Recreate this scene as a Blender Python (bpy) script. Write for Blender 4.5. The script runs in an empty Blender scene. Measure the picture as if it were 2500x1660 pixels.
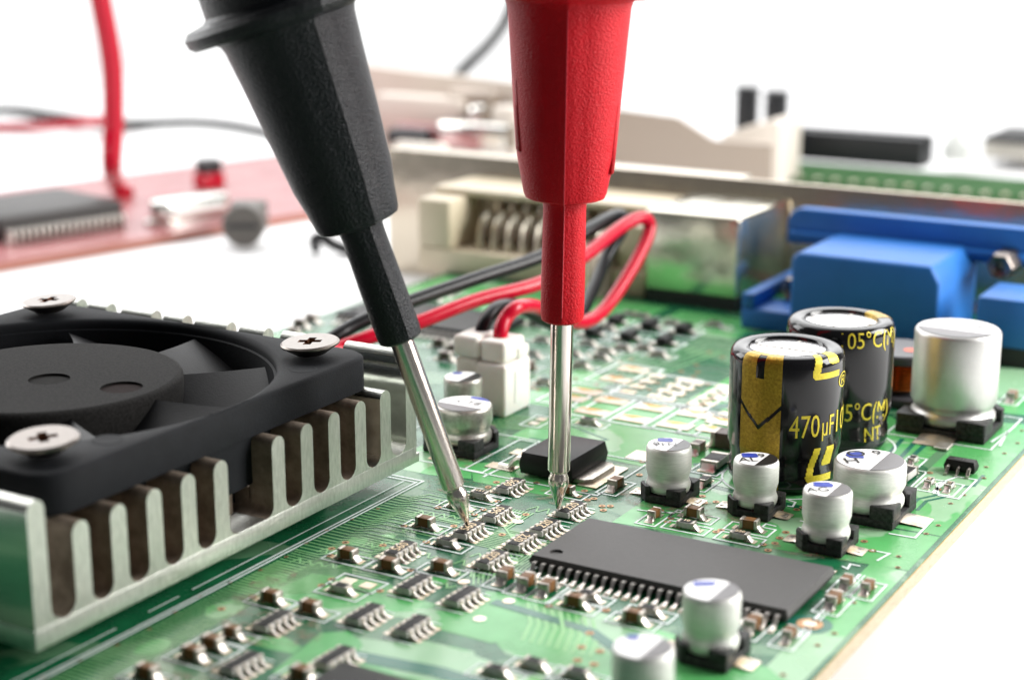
import bpy, bmesh, math, random
from mathutils import Vector, Matrix
random.seed(7)
scn = bpy.context.scene
COL = scn.collection
R = math.radians
scn.unit_settings.system = 'METRIC'
scn.unit_settings.scale_length = 0.01          # one unit is one centimetre

# ------------------------------------------------------------------ camera
PITCH, YAW, CAMZ, FPX = R(14.56), R(30.4), 5.252, 4159.0
cam = bpy.data.cameras.new('camera'); camo = bpy.data.objects.new('camera', cam); COL.objects.link(camo)
camo.location = (0, 0, CAMZ); camo.rotation_euler = (R(90) - PITCH, 0, YAW)
cam.sensor_width = 36; cam.lens = 36 * FPX / 2500
cam.clip_start = 0.1; cam.clip_end = 1000
cam.dof.use_dof = True; cam.dof.focus_distance = 15.1; cam.dof.aperture_fstop = 0.0599 / 0.205
scn.camera = camo
FW = Vector((-math.sin(YAW) * math.cos(PITCH), math.cos(YAW) * math.cos(PITCH), -math.sin(PITCH)))
RT = Vector((math.cos(YAW), math.sin(YAW), 0)); UP = RT.cross(FW)
FH = Vector((-math.sin(YAW), math.cos(YAW), 0))
EYE = Vector((0, 0, CAMZ))

# ------------------------------------------------------------------ light
world = bpy.data.worlds.new('World'); scn.world = world; world.use_nodes = True
wb = world.node_tree.nodes['Background']; wb.inputs[0].default_value = (0.97, 0.985, 1.0, 1); wb.inputs[1].default_value = 0.11
SUBJ = Vector((-7.0, 13.5, 0.6))
def softbox(name, off, size, power, aim=SUBJ, col=(1, 1, 1)):
    l = bpy.data.lights.new(name, 'AREA'); l.shape = 'RECTANGLE'; l.size, l.size_y = size; l.energy = power; l.color = col
    o = bpy.data.objects.new(name, l); COL.objects.link(o)
    o.location = SUBJ + RT * off[0] + FH * off[1] + Vector((0, 0, off[2]))
    o.rotation_euler = (aim - o.location).to_track_quat('-Z', 'Y').to_euler()
    return o
softbox('softbox_key', (21, 0, 10), (14, 14), 11500, col=(1, 0.985, 0.96))
softbox('softbox_top', (-2, 12, 26), (32, 20), 3200)
softbox('softbox_back', (4, 36, 17), (54, 22), 7600)
softbox('softbox_side', (-22, 16, 10), (12, 14), 3600)
softbox('backdrop_lamp', (0, 85, 80), (200, 90), 170000, aim=SUBJ + FH * 90)
scn.view_settings.view_transform = 'Standard'; scn.view_settings.look = 'None'
scn.view_settings.exposure = 0.0; scn.view_settings.gamma = 1.0
scn.render.engine = 'CYCLES'
scn.cycles.samples = 160; scn.cycles.use_denoising = True
scn.render.resolution_x, scn.render.resolution_y = 1024, 679

# ------------------------------------------------------------------ places: a photo point resolved onto a real plane
def ray(x, y): return FW * FPX + RT * (x - 1250) - UP * (y - 830)
def at(x, y, z=0.0):
    d = ray(x, y); return EYE + d * ((z - CAMZ) / d.z)
def atY(x, y, Y):
    d = ray(x, y); return EYE + d * (Y / d.y)
def atD(x, y, dep): return EYE + ray(x, y) * (dep / FPX)
K = 1.05887                                        # photo at 2361 px wide -> 2500 px

# ------------------------------------------------------------------ materials
MATS = {}
def mat(name, col, rough=0.5, metal=0.0, var=0.0, vscale=8.0, bump=0.0, bscale=60.0, coat=0.0, col2=None, ior=1.45, rvar=0.0, trans=0.0, sss=0.0, stretch=None, bdist=0.01):
    m = bpy.data.materials.new(name); m.use_nodes = True
    nt = m.node_tree; b = nt.nodes['Principled BSDF']
    b.inputs['Base Color'].default_value = (*col, 1); b.inputs['Roughness'].default_value = rough
    b.inputs['Metallic'].default_value = metal; b.inputs['IOR'].default_value = ior
    b.inputs['Coat Weight'].default_value = coat; b.inputs['Coat Roughness'].default_value = 0.08
    if sss: b.inputs['Subsurface Weight'].default_value = sss; b.inputs['Subsurface Scale'].default_value = 0.1
    tc = nt.nodes.new('ShaderNodeTexCoord'); vec = tc.outputs['Object']
    if stretch:
        mp = nt.nodes.new('ShaderNodeMapping'); mp.inputs['Scale'].default_value = stretch
        nt.links.new(vec, mp.inputs[0]); vec = mp.outputs[0]
    if var or col2 or rvar:
        n = nt.nodes.new('ShaderNodeTexNoise'); n.inputs['Scale'].default_value = vscale; n.inputs['Detail'].default_value = 6; n.inputs['Roughness'].default_value = 0.65
        nt.links.new(vec, n.inputs['Vector'])
        mr = nt.nodes.new('ShaderNodeMapRange'); mr.inputs[1].default_value = 0.35; mr.inputs[2].default_value = 0.68
        nt.links.new(n.outputs['Fac'], mr.inputs[0])
        if var or col2:
            mx = nt.nodes.new('ShaderNodeMix'); mx.data_type = 'RGBA'
            c2 = col2 if col2 else tuple(max(0, c * (1 - var)) for c in col)
            mx.inputs[6].default_value = (*col, 1); mx.inputs[7].default_value = (*c2, 1)
            nt.links.new(mr.outputs[0], mx.inputs[0]); nt.links.new(mx.outputs[2], b.inputs['Base Color'])
        if rvar:
            m2 = nt.nodes.new('ShaderNodeMapRange'); m2.inputs[3].default_value = rough; m2.inputs[4].default_value = min(1, rough + rvar)
            nt.links.new(mr.outputs[0], m2.inputs[0]); nt.links.new(m2.outputs[0], b.inputs['Roughness'])
    if bump:
        n2 = nt.nodes.new('ShaderNodeTexNoise'); n2.inputs['Scale'].default_value = bscale; n2.inputs['Detail'].default_value = 3
        nt.links.new(vec, n2.inputs['Vector'])
        bp = nt.nodes.new('ShaderNodeBump'); bp.inputs['Strength'].default_value = bump; bp.inputs['Distance'].default_value = bdist
        nt.links.new(n2.outputs['Fac'], bp.inputs['Height']); nt.links.new(bp.outputs[0], b.inputs['Normal'])
    MATS[name] = m; return m
mat('mask_dark', (0.013, 0.145, 0.058), 0.2, var=0.4, vscale=3, bump=0.06, bscale=25, rvar=0.12)
mat('mask_light', (0.10, 0.41, 0.125), 0.16, var=0.2, vscale=2, bump=0.05, bscale=20, rvar=0.15)
def flux(name, col, amount, scale):                 # dried flux film: pale stains with crisp rims
    nt = MATS[name].node_tree; b = nt.nodes['Principled BSDF']; src = b.inputs['Base Color'].links[0].from_socket
    tc = nt.nodes.new('ShaderNodeTexCoord'); n = nt.nodes.new('ShaderNodeTexNoise'); n.inputs['Scale'].default_value = scale; n.inputs['Detail'].default_value = 4; n.inputs['Roughness'].default_value = .45; n.inputs['Distortion'].default_value = .6
    mr = nt.nodes.new('ShaderNodeMapRange'); mr.inputs[1].default_value = .56; mr.inputs[2].default_value = .575; mr.inputs[4].default_value = amount
    mx = nt.nodes.new('ShaderNodeMix'); mx.data_type = 'RGBA'; mx.inputs[7].default_value = (*col, 1)
    nt.links.new(tc.outputs['Object'], n.inputs['Vector']); nt.links.new(n.outputs['Fac'], mr.inputs[0]); nt.links.new(mr.outputs[0], mx.inputs[0])
    nt.links.new(src, mx.inputs[6]); nt.links.new(mx.outputs[2], b.inputs['Base Color'])
flux('mask_dark', (0.16, 0.30, 0.17), .55, .9); flux('mask_light', (0.36, 0.50, 0.36), .6, .75)
mat('mask_trace', (0.22, 0.50, 0.20), 0.3)
mat('mask_deep', (0.01, 0.13, 0.085), 0.22)
mat('laminate', (0.60, 0.52, 0.38), 0.7, col2=(0.36, 0.29, 0.19), vscale=14, bump=0.5, bscale=40, stretch=(1, 1, 10))
mat('copper_edge', (0.55, 0.28, 0.04), 0.5)
mat('silk', (0.78, 0.86, 0.84), 0.55, var=0.15, vscale=20)
mat('pad', (0.70, 0.66, 0.60), 0.3, 1.0, col2=(0.55, 0.43, 0.28), vscale=6, bump=0.25, bscale=18, rvar=0.3)
mat('pad_gold', (0.72, 0.42, 0.10), 0.4, 0.8, col2=(0.5, 0.25, 0.05), vscale=10)
mat('solder', (0.66, 0.62, 0.57), 0.3, 1.0, bump=0.3, bscale=30, rvar=0.25)
mat('tin', (0.50, 0.46, 0.41), 0.38, 1.0, var=0.4, vscale=25, bump=0.2, bscale=60)
mat('ceramic', (0.55, 0.53, 0.50), 0.5, var=0.2, vscale=20)
mat('res_black', (0.010, 0.0095, 0.0095), 0.5, ior=1.3, var=0.3, vscale=25, bump=0.2, bscale=60)
mat('mlcc', (0.18, 0.078, 0.02), 0.45, ior=1.33, var=0.35, vscale=20, bump=0.1)
mat('mlcc_dark', (0.10, 0.06, 0.045), 0.42, var=0.35, vscale=20)
mat('mark_gold', (0.95, 0.74, 0.48), 0.6)
mat('via_ring', (0.45, 0.25, 0.12), 0.4, 0.5)
mat('hole', (0.01, 0.012, 0.008), 0.9)
mat('ic_body', (0.06, 0.0575, 0.056), 0.58, var=0.15, vscale=30, bump=0.22, bscale=90)
mat('ic_body_dark', (0.012, 0.0115, 0.0115), 0.45, ior=1.3, var=0.2, vscale=30, bump=0.25, bscale=80)
mat('pin', (0.76, 0.72, 0.67), 0.34, 1.0, var=0.3, vscale=30)
mat('can', (0.74, 0.74, 0.70), 0.42, 0.5, var=0.18, vscale=12, bump=0.12, bscale=40, stretch=(1, 1, 9), rvar=0.15)
mat('can_old', (0.55, 0.54, 0.50), 0.4, 0.85, col2=(0.33, 0.31, 0.27), vscale=16, bump=0.15, bscale=50)
mat('can_matte', (0.58, 0.575, 0.56), 0.42, 0.75, var=0.12, vscale=5, bump=0.12, bscale=50)
mat('can_top', (0.84, 0.84, 0.83), 0.45, 0.1)
mat('ink_black', (0.018, 0.018, 0.02), 0.3, bump=0.1, bscale=80)
mat('ink_grey', (0.11, 0.105, 0.11), 0.35, bump=0.15, bscale=80)
mat('ink_blue', (0.012, 0.03, 0.30), 0.4, col2=(0.03, 0.07, 0.42), vscale=20)
mat('ink_paleblue', (0.06, 0.10, 0.38), 0.45)
mat('base_black', (0.010, 0.0105, 0.0105), 0.5, ior=1.3, bump=0.15, bscale=60, col2=(0.05, 0.05, 0.05), vscale=30)
mat('sleeve_black', (0.006, 0.006, 0.007), 0.12, bump=0.02, bscale=10)
mat('gold_print', (0.50, 0.33, 0.03), 0.33, 0.45, col2=(0.24, 0.14, 0.008), vscale=40, bump=0.2, bscale=80)
mat('yellow_print', (0.72, 0.58, 0.04), 0.4, 0.2, var=0.25, vscale=60)
mat('vent', (0.88, 0.88, 0.89), 0.16, 0.85, bump=0.05, bscale=12)
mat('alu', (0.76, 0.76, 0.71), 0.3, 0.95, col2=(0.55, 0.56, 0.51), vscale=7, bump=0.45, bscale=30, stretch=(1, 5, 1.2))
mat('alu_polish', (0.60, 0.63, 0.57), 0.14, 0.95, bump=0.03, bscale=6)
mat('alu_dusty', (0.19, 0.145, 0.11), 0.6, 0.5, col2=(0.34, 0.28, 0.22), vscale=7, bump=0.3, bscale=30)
mat('fan_black', (0.007, 0.008, 0.010), 0.7, ior=1.25, var=0.3, vscale=6, bump=0.35, bscale=70)
mat('hub_black', (0.010, 0.0096, 0.0093), 0.85, ior=1.22, col2=(0.026, 0.025, 0.024), vscale=45, bump=0.3, bscale=90)
mat('blade_black', (0.009, 0.009, 0.010), 0.45, ior=1.28, var=0.25, vscale=8, bump=0.15, bscale=60)
mat('dimple', (0.018, 0.017, 0.016), 0.9, ior=1.2, var=0.4, vscale=15)
mat('dimple_red', (0.022, 0.014, 0.013), 0.9, ior=1.2, var=0.4, vscale=15)
mat('nickel', (0.78, 0.75, 0.71), 0.16, 1.0, var=0.08, vscale=20, bump=0.06, bscale=40, rvar=0.1)
mat('rust', (0.16, 0.06, 0.025), 0.5, 0.6, var=0.5, vscale=30)
mat('screw_tin', (0.19, 0.165, 0.148), 0.3, 1.0, var=0.15, vscale=20, bump=0.1, bscale=50)
mat('probe_metal', (0.80, 0.73, 0.67), 0.2, 1.0, var=0.06, vscale=10, bump=0.06, bscale=12, stretch=(6, 6, 0.6))
mat('probe_black', (0.004, 0.006, 0.009), 0.36, ior=1.42, var=0.2, vscale=5, bump=0.85, bscale=58, bdist=.018)
mat('probe_red', (0.55, 0.0015, 0.010), 0.42, var=0.12, vscale=4, bump=0.7, bscale=58, bdist=.018, ior=1.27)
mat('probe_red_seam', (0.62, 0.03, 0.05), 0.4)
mat('wire_red', (0.50, 0.002, 0.022), 0.26, ior=1.4, bump=0.1, bscale=20)
mat('wire_black', (0.005, 0.005, 0.006), 0.32, ior=1.36, bump=0.1, bscale=20)
mat('nylon', (0.80, 0.78, 0.72), 0.4, var=0.08, vscale=4, sss=0.15, bump=0.05)
mat('beige', (0.66, 0.57, 0.42), 0.42, var=0.1, vscale=3)
mat('brass_pin', (0.60, 0.55, 0.45), 0.3, 0.9)
mat('shell', (0.74, 0.70, 0.58), 0.2, 0.96, bump=0.3, bscale=2, bdist=.03)
mat('bracket', (0.60, 0.53, 0.43), 0.24, 0.92, bump=0.5, bscale=1.1, bdist=.05)
mat('vga_blue', (0.014, 0.14, 0.46), 0.5, var=0.12, vscale=2, bump=0.05)
mat('ferrite', (0.045, 0.045, 0.05), 0.35)
mat('enamel', (0.50, 0.15, 0.025), 0.2, 0.9, var=0.4, vscale=20)
mat('orange_dot', (0.65, 0.12, 0.06), 0.5)
mat('red_mask', (0.36, 0.12, 0.125), 0.25, col2=(0.46, 0.21, 0.21), vscale=1.2)
mat('red_edge', (0.40, 0.16, 0.12), 0.6)
mat('pale_metal', (0.70, 0.62, 0.54), 0.5, 0.2)
mat('pale_white', (0.76, 0.69, 0.61), 0.5)
mat('drive_brown', (0.42, 0.35, 0.29), 0.4, 0.4)
mat('slot_black', (0.022, 0.023, 0.026), 0.45)
mat('far_green', (0.02, 0.085, 0.02), 0.8, ior=1.2, col2=(0.05, 0.12, 0.045), vscale=2)
mat('latch', (0.74, 0.76, 0.73), 0.5)
mat('paper', (0.86, 0.86, 0.86), 0.8)
mat('crystal', (0.75, 0.74, 0.70), 0.2, 1.0)
mat('pot_metal', (0.12, 0.11, 0.10), 0.5, 0.2)

# ------------------------------------------------------------------ mesh building
class MB:
    def __init__(self): self.v = []; self.f = []
    def add(self, vs, fs):
        o = len(self.v); self.v += [tuple(p) for p in vs]; self.f += [tuple(i + o for i in f) for f in fs]; return self
    def box(self, x0, x1, y0, y1, z0, z1):
        vs = [(x0,y0,z0),(x1,y0,z0),(x1,y1,z0),(x0,y1,z0),(x0,y0,z1),(x1,y0,z1),(x1,y1,z1),(x0,y1,z1)]
        return self.add(vs, [(0,3,2,1),(4,5,6,7),(0,1,5,4),(1,2,6,5),(2,3,7,6),(3,0,4,7)])
    def prism(self, poly, z0, z1, M=None, caps=True):
        n = len(poly); vs = [Vector((x, y, z0)) for x, y in poly] + [Vector((x, y, z1)) for x, y in poly]
        if M: vs = [M @ p for p in vs]
        fs = [(i, (i+1) % n, n + (i+1) % n, n + i) for i in range(n)]
        if caps: fs += [tuple(range(n))[::-1], tuple(range(n, 2*n))]
        return self.add(vs, fs)
    def lathe(self, prof, n=32, c=(0,0,0), M=None, a0=0, a1=2*math.pi):
        vs = []; fs = []; full = abs(a1 - a0 - 2*math.pi) < 1e-6; m = n if full else n + 1
        for r, z in prof:
            for i in range(m):
                a = a0 + (a1 - a0) * i / n; vs.append(Vector((r*math.cos(a), r*math.sin(a), z)))
        for k in range(len(prof) - 1):
            for i in range(n):
                j = (i + 1) % m; fs.append((k*m+i, k*m+j, (k+1)*m+j, (k+1)*m+i))
        if full:
            if prof[0][0] > 1e-6: fs.append(tuple(range(m))[::-1])
            if prof[-1][0] > 1e-6: fs.append(tuple(range((len(prof)-1)*m, len(prof)*m)))
        vs = [(M @ p if M else p) + Vector(c) for p in vs]
        return self.add(vs, fs)
    def disc(self, r, z, n=32, c=(0,0), a0=0, a1=2*math.pi):
        vs = [(c[0]+r*math.cos(a0+(a1-a0)*i/n), c[1]+r*math.sin(a0+(a1-a0)*i/n), z) for i in range(n)]
        return self.add(vs, [tuple(range(n))])
    def poly(self, pts, z): return self.add([(x, y, z) for x, y in pts], [tuple(range(len(pts)))])
    def tube(self, pts, r, n=12):
        pts = [Vector(p) for p in pts]; vs = []; fs = []; t0 = (pts[1]-pts[0]).normalized()
        a = t0.orthogonal().normalized(); N = len(pts)
        for k, p in enumerate(pts):
            t = (pts[min(k+1, N-1)] - pts[max(k-1, 0)]).normalized()
            a = (a - t * a.dot(t)).normalized(); b = t.cross(a)
            for i in range(n):
                q = 2*math.pi*i/n; vs.append(p + a*(r*math.cos(q)) + b*(r*math.sin(q)))
        for k in range(N-1):
            for i in range(n): j = (i+1) % n; fs.append((k*n+i, k*n+j, (k+1)*n+j, (k+1)*n+i))
        fs += [tuple(range(n))[::-1], tuple(range((N-1)*n, N*n))]
        return self.add(vs, fs)
    def line(self, pts, w, z):                     # flat printed or etched line
        P2 = [Vector((p[0], p[1])) for p in pts]; N = len(P2); vs = []
        for k in range(N):
            d0 = (P2[k]-P2[k-1]).normalized() if k else None; d1 = (P2[k+1]-P2[k]).normalized() if k < N-1 else None
            if d0 is None: d0 = d1
            if d1 is None: d1 = d0
            t = d0 + d1
            if t.length < 1e-4: t = d0
            t.normalize(); nn = Vector((-t.y, t.x)); c = max(0.5, nn.dot(Vector((-d0.y, d0.x))))
            for s in (1, -1): q = P2[k] + nn*(s*w/2/c); vs.append((q.x, q.y, z))
        return self.add(vs, [(2*k+1, 2*k+3, 2*k+2, 2*k) for k in range(N-1)])
    def rect(self, x0, x1, y0, y1, w, z):
        self.box2(x0-w/2, x1+w/2, y0-w/2, y0+w/2, z); self.box2(x0-w/2, x1+w/2, y1-w/2, y1+w/2, z)
        self.box2(x0-w/2, x0+w/2, y0+w/2, y1-w/2, z); return self.box2(x1-w/2, x1+w/2, y0+w/2, y1-w/2, z)
    def box2(self, x0, x1, y0, y1, z): return self.poly([(x0,y0),(x1,y0),(x1,y1),(x0,y1)], z)
    def mesh(self, name, m, smooth=True, bevel=0.0, seg=2, angle=35):
        me = bpy.data.meshes.new(name); me.from_pydata(self.v, [], self.f); me.validate()
        if bevel:
            bm = bmesh.new(); bm.from_mesh(me)
            bmesh.ops.remove_doubles(bm, verts=bm.verts, dist=1e-5)
            es = [e for e in bm.edges if len(e.link_faces) == 2 and e.calc_face_angle(0) > R(30)]
            bmesh.ops.bevel(bm, geom=es, offset=bevel, segments=seg, affect='EDGES', profile=0.5, clamp_overlap=True)
            bm.to_mesh(me); bm.free()
        if smooth:
            me.polygons.foreach_set('use_smooth', [True]*len(me.polygons)); me.set_sharp_from_angle(angle=R(angle))
        for one in (m if isinstance(m, (list, tuple)) else [m]): me.materials.append(MATS[one])
        return me
    def build(self, name, m, parent=None, **kw):
        kind = kw.pop('kind', None); o = link(name, self.mesh(name, m, **kw), parent)
        if kind: o['kind'] = kind
        return o
def link(name, me, parent=None, loc=None, rot=None):
    o = bpy.data.objects.new(name, me); COL.objects.link(o)
    if parent: o.parent = parent
    if loc is not None: o.location = loc
    if rot is not None: o.rotation_euler = rot
    return o
def tag(o, label=None, cat=None, group=None, kind=None):
    if label: o['label'] = label
    if cat: o['category'] = cat
    if group: o['group'] = group
    if kind: o['kind'] = kind
    return o
def thing(name, label, cat, loc=(0,0,0), rz=0.0, group=None):
    o = link(name, None, None, loc, (0, 0, rz)); o.empty_display_size = 0.1
    return tag(o, label, cat, group)
def copy_tree(o, parent=None):
    c = o.copy(); COL.objects.link(c)
    if parent: c.parent = parent
    for ch in KIDS.get(o.name, []): 
        cc = copy_tree(ch, c)
        KIDS.setdefault(c.name, []).append(cc)
    return c
KIDS = {}
def remember(root):                                # child lists, looked up once per prototype
    def walk(o):
        KIDS[o.name] = [c for c in COL.objects if c.parent == o]
        for c in KIDS[o.name]: walk(c)
    walk(root); return root
def catmull(pts, n=10):
    P = [Vector(p) for p in pts]; P = [P[0]*2-P[1]] + P + [P[-1]*2-P[-2]]; out = []
    for i in range(1, len(P)-2):
        for k in range(n):
            t = k/n; a, b, c, d = P[i-1], P[i], P[i+1], P[i+2]
            out.append(0.5*((2*b) + (c-a)*t + (2*a-5*b+4*c-d)*t*t + (3*b-a-3*c+d)*t**3))
    return out + [P[-2]]
def rrect(hx, hy, r, n=5, cx=0, cy=0):
    pts = []
    for (sx, sy, a) in ((1,1,0),(-1,1,90),(-1,-1,180),(1,-1,270)):
        for i in range(n+1):
            q = R(a + 90*i/n); pts.append((cx+sx*(hx-r)+r*math.cos(q), cy+sy*(hy-r)+r*math.sin(q)))
    return pts
def fill_with_holes(loops, z):                     # flat face with holes -> verts, faces
    bm = bmesh.new(); es = []
    for L in loops:
        vs = [bm.verts.new((x, y, z)) for x, y in L]
        es += [bm.edges.new((vs[i], vs[(i+1) % len(vs)])) for i in range(len(vs))]
    bmesh.ops.triangle_fill(bm, edges=es, use_beauty=True, use_dissolve=False)
    for f in bm.faces:
        if f.normal.z < 0: f.normal_flip()
    bm.verts.index_update(); vs = [v.co.copy() for v in bm.verts]; fs = [tuple(v.index for v in f.verts) for f in bm.faces]
    bm.free(); return vs, fs
TEXTS = {}
def text_mesh(s, size, m, shear=0, spacing=1.0):
    key = (s, size, m)
    if key in TEXTS: return TEXTS[key]
    cu = bpy.data.curves.new('lettering', 'FONT'); cu.body = s; cu.size = size; cu.align_x = 'CENTER'; cu.align_y = 'CENTER'; cu.space_character = spacing
    cu.resolution_u = 3
    ob = bpy.data.objects.new('lettering', cu); COL.objects.link(ob)
    dg = bpy.context.evaluated_depsgraph_get(); me = bpy.data.meshes.new_from_object(ob.evaluated_get(dg))
    bpy.data.objects.remove(ob); me.materials.clear(); me.materials.append(MATS[m]); me.name = 'lettering'
    TEXTS[key] = me; return me

# ================================================================== setting: white sweep
TZ = -0.55
mb = MB(); prof = [(3.5, -3), (3.5, -.1), (3.7, 0), (40, 0), (125, 0)] + [(125 + 30*math.sin(R(a)), 30*(1-math.cos(R(a)))) for a in range(6, 91, 6)] + [(155, 120)]
vs = []
for d, h in prof:
    for s in (-160, 160): q = FH*d + RT*s; vs.append((q.x, q.y, TZ + h))
mb.add(vs, [(2*k, 2*k+1, 2*k+3, 2*k+2) for k in range(len(prof)-1)])
tag(mb.build('tabletop', 'paper'), kind='structure')

# ================================================================== main circuit board
BX0, BX1, BY0, BY1 = -13.02, -3.70, 2.0, 21.7
board = thing('circuit_board', 'green circuit board with white printed outlines under the chips and capacitors', 'circuit board', (BX0, BY0, 0))
def bpart(mb, name, m, **kw):                      # board pieces are written in scene coordinates
    mb.v = [(x-BX0, y-BY0, z) for x, y, z in mb.v]
    kw.setdefault('smooth', False); return mb.build(name, m, board, **kw)
bpart(MB().box(BX0, BX1, BY0, BY1, -0.022, 0.0), 'solder_mask', 'mask_dark')
bpart(MB().box(BX0, BX1, BY0, BY1, -0.135, -0.026), 'laminate_core', 'laminate')
bpart(MB().box(BX0-.002, BX1+.003, BY0-.002, BY1+.002, -0.0262, -0.0218), 'copper_layer', 'copper_edge')
bpart(MB().box(BX0, BX1, BY0, BY1, -0.157, -0.1352), 'bottom_mask', 'laminate')

# ---- copper pours under the mask (lighter green fields)
Z1, Z15, Z2, Z3, Z4, Z5 = 0.0016, 0.0026, 0.0038, 0.0052, 0.0066, 0.008
def px(poly): return [at(x, y).to_2d() for x, y in poly]
def P_(pts): bpart(MB().poly(pts, Z1 + .00002*(len(POURS))), 'copper_pour', 'mask_light'); POURS.append(1)
POURS = []
P_([(-4.05, 8.0), (-3.735, 8.0), (-3.735, 12.66), (-4.05, 12.66)])
P_([(-6.3, 12.45), (-3.735, 12.68), (-3.735, 13.55), (-4.5, 13.5), (-6.3, 13.75)])
P_([(-4.35, 13.56), (-3.735, 13.57), (-3.735, 17.2), (-4.35, 17.0)])
P_([(-6.0, 13.8), (-4.45, 13.6), (-4.45, 15.9), (-5.2, 16.7), (-6.0, 16.4)])
P_([(-8.3, 14.05), (-6.35, 13.9), (-6.1, 14.9), (-6.4, 15.5), (-7.4, 15.9), (-8.25, 15.6)])
P_([(-8.9, 15.2), (-8.3, 15.2), (-8.3, 16.4), (-8.9, 16.8)])
P_([(-7.3, 16.2), (-6.5, 15.9), (-6.15, 16.3), (-6.6, 17.6), (-7.25, 17.7)])
P_([(-6.9, 18.1), (-6.2, 17.4), (-5.6, 17.6), (-5.9, 18.9), (-6.8, 18.9)])
P_([(-7.9, 12.75), (-6.9, 12.75), (-6.8, 13.3), (-7.5, 13.6), (-8.2, 13.2)])
P_([(-8.35, 12.7), (-7.95, 12.8), (-8.25, 13.3), (-8.3, 13.9), (-8.9, 13.9), (-8.9, 12.7)])
P_([(-6.35, 10.2), (-5.75, 9.7), (-4.7, 9.5), (-4.3, 9.9), (-4.3, 10.55), (-6.0, 10.75), (-6.45, 10.6)])
P_([(-7.0, 8.6), (-5.2, 8.9), (-5.3, 9.45), (-6.1, 9.6), (-7.1, 9.3)])
P_([(-7.9, 9.5), (-7.1, 9.55), (-6.6, 10.0), (-7.2, 10.35), (-7.85, 10.2)])
P_([(-12.9, 15.0), (-11.2, 15.0), (-11.2, 16.3), (-12.9, 16.3)])
P_([(-12.9, 18.6), (-9.3, 18.6), (-9.3, 20.0), (-12.9, 20.1)])
P_([(-9.1, 18.8), (-7.9, 18.8), (-7.9, 19.9), (-9.1, 19.9)])
P_([(-4.35, 17.4), (-3.735, 17.5), (-3.735, 19.4), (-4.8, 19.2)])
for q in ([(1010,1460),(1090,1480),(1250,1500),(1330,1540),(1200,1570),(1050,1530),(960,1500)], [(1500,1530),(1700,1560),(1900,1640),(1850,1690),(1560,1700),(1480,1600)], [(880,1450),(960,1470),(940,1500),(860,1480)], [(1020,1560),(1160,1590),(1130,1670),(960,1670)], [(780,1545),(850,1540),(900,1580),(800,1590)]):
    P_([tuple(at(x, y).to_2d()) for x, y in q])
# deep-green channels that cut the pours
ch = MB()
PT = lambda *q: [tuple(at(x, y).to_2d()) for x, y in q]
for pts, w in [(PT((2170,1108),(2179,1099),(2204,1071)),.05), (PT((2195,1120),(2202,1114),(2236,1077)),.05), (PT((2224,1118),(2231,1111),(2262,1083)),.05), (PT((2222,1237),(2242,1218),(2291,1208)),.035), (PT((2239,1246),(2262,1223),(2311,1213)),.035), (PT((2345,1189),(2377,1187),(2402,1160)),.035),
               ([(-8.1,14.15),(-7.6,14.2),(-7.4,14.5),(-7.9,14.7),(-8.1,14.6)],.03), ([(-6.3,14.2),(-6.05,14.6),(-6.2,15.2)],.12), ([(-7.0,16.0),(-6.5,16.6),(-6.4,17.3)],.16), ([(-6.3,10.45),(-5.4,10.35),(-4.9,10.05)],.10), ([(-6.8,9.1),(-6.0,9.2),(-5.4,9.15)],.16)]:
    ch.line(pts, w, Z15 + .00003*len(ch.v))
bpart(ch, 'clearance_channel', 'mask_deep', kind='stuff')

# ---- fine traces
tr = MB()
def trace(pts, w=0.016, z=Z2): tr.line(pts, w, z + (len(tr.v) % 97)*.000006)
rng = random.Random(3)
def snake(x, y, n, amp, pitch, ang=0):            # length-matching meander
    pts = []; ca, sa = math.cos(ang), math.sin(ang)
    for k in range(n):
        u = k*pitch; a = amp*(0.7+0.3*rng.random())
        for (uu, vv) in ((u, 0 if k % 2 == 0 else a), (u+pitch*0.15, (a if k % 2 == 0 else 0)*0.0 + (0 if k % 2 == 0 else a)), (u+pitch*.5, a/2), (u+pitch*0.85, a if k % 2 == 0 else 0)):
            pts.append((x + uu*ca - vv*sa, y + uu*sa + vv*ca))
    trace(pts, 0.015)
for k in range(26):                               # bus from the covered chip to the resistor arrays
    y0 = 10.55 + k*0.062; j = 0.09*math.sin(k*0.55); x1 = -7.75 + 0.012*k*((k % 5) - 2)
    trace([(-8.28, y0), (-8.05-0.004*k, y0), (-7.95-0.004*k, y0+0.1+j*.5), (-7.7, y0+0.1+j*.5), (x1+.12, y0+.16+j), (-7.42, y0+.16+j)])
for k in range(11):
    y0 = 11.1+k*0.035; trace([(-7.05, y0+.3), (-6.9+.03*k, y0+.3), (-6.72+.03*k, y0+.1), (-6.72+.03*k, y0-.25), (-6.6+.02*k, y0-.45)])
for k in range(8):
    o = k*0.032; trace([(-7.22+o, 12.3), (-7.22+o, 12.05-o), (-7.0+o, 11.83-o), (-6.82+o, 11.83-o), (-6.72+o, 11.95-o)])
for (x, y, n, a, p, g) in [(-7.62,10.95,9,.09,.05,0),(-7.75,11.35,8,.08,.05,.3),(-7.9,11.75,9,.09,.05,.2),(-7.0,10.75,8,.1,.05,0.1),(-6.98,10.95,8,.1,.05,.1),(-6.95,11.15,9,.1,.055,.1),(-6.9,11.35,8,.1,.05,.1),(-7.1,12.35,7,.12,.055,0),(-6.75,12.32,6,.1,.05,0),(-8.1,10.6,10,.1,.05,.1),(-8.15,10.3,9,.09,.05,.2),(-7.15,10.5,9,.08,.05,0),(-7.95,12.1,9,.08,.05,0),(-7.55,11.95,6,.09,.05,0),(-7.85,10.9,7,.1,.05,.1)]:
    snake(x, y, n, a, p, g)
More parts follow.
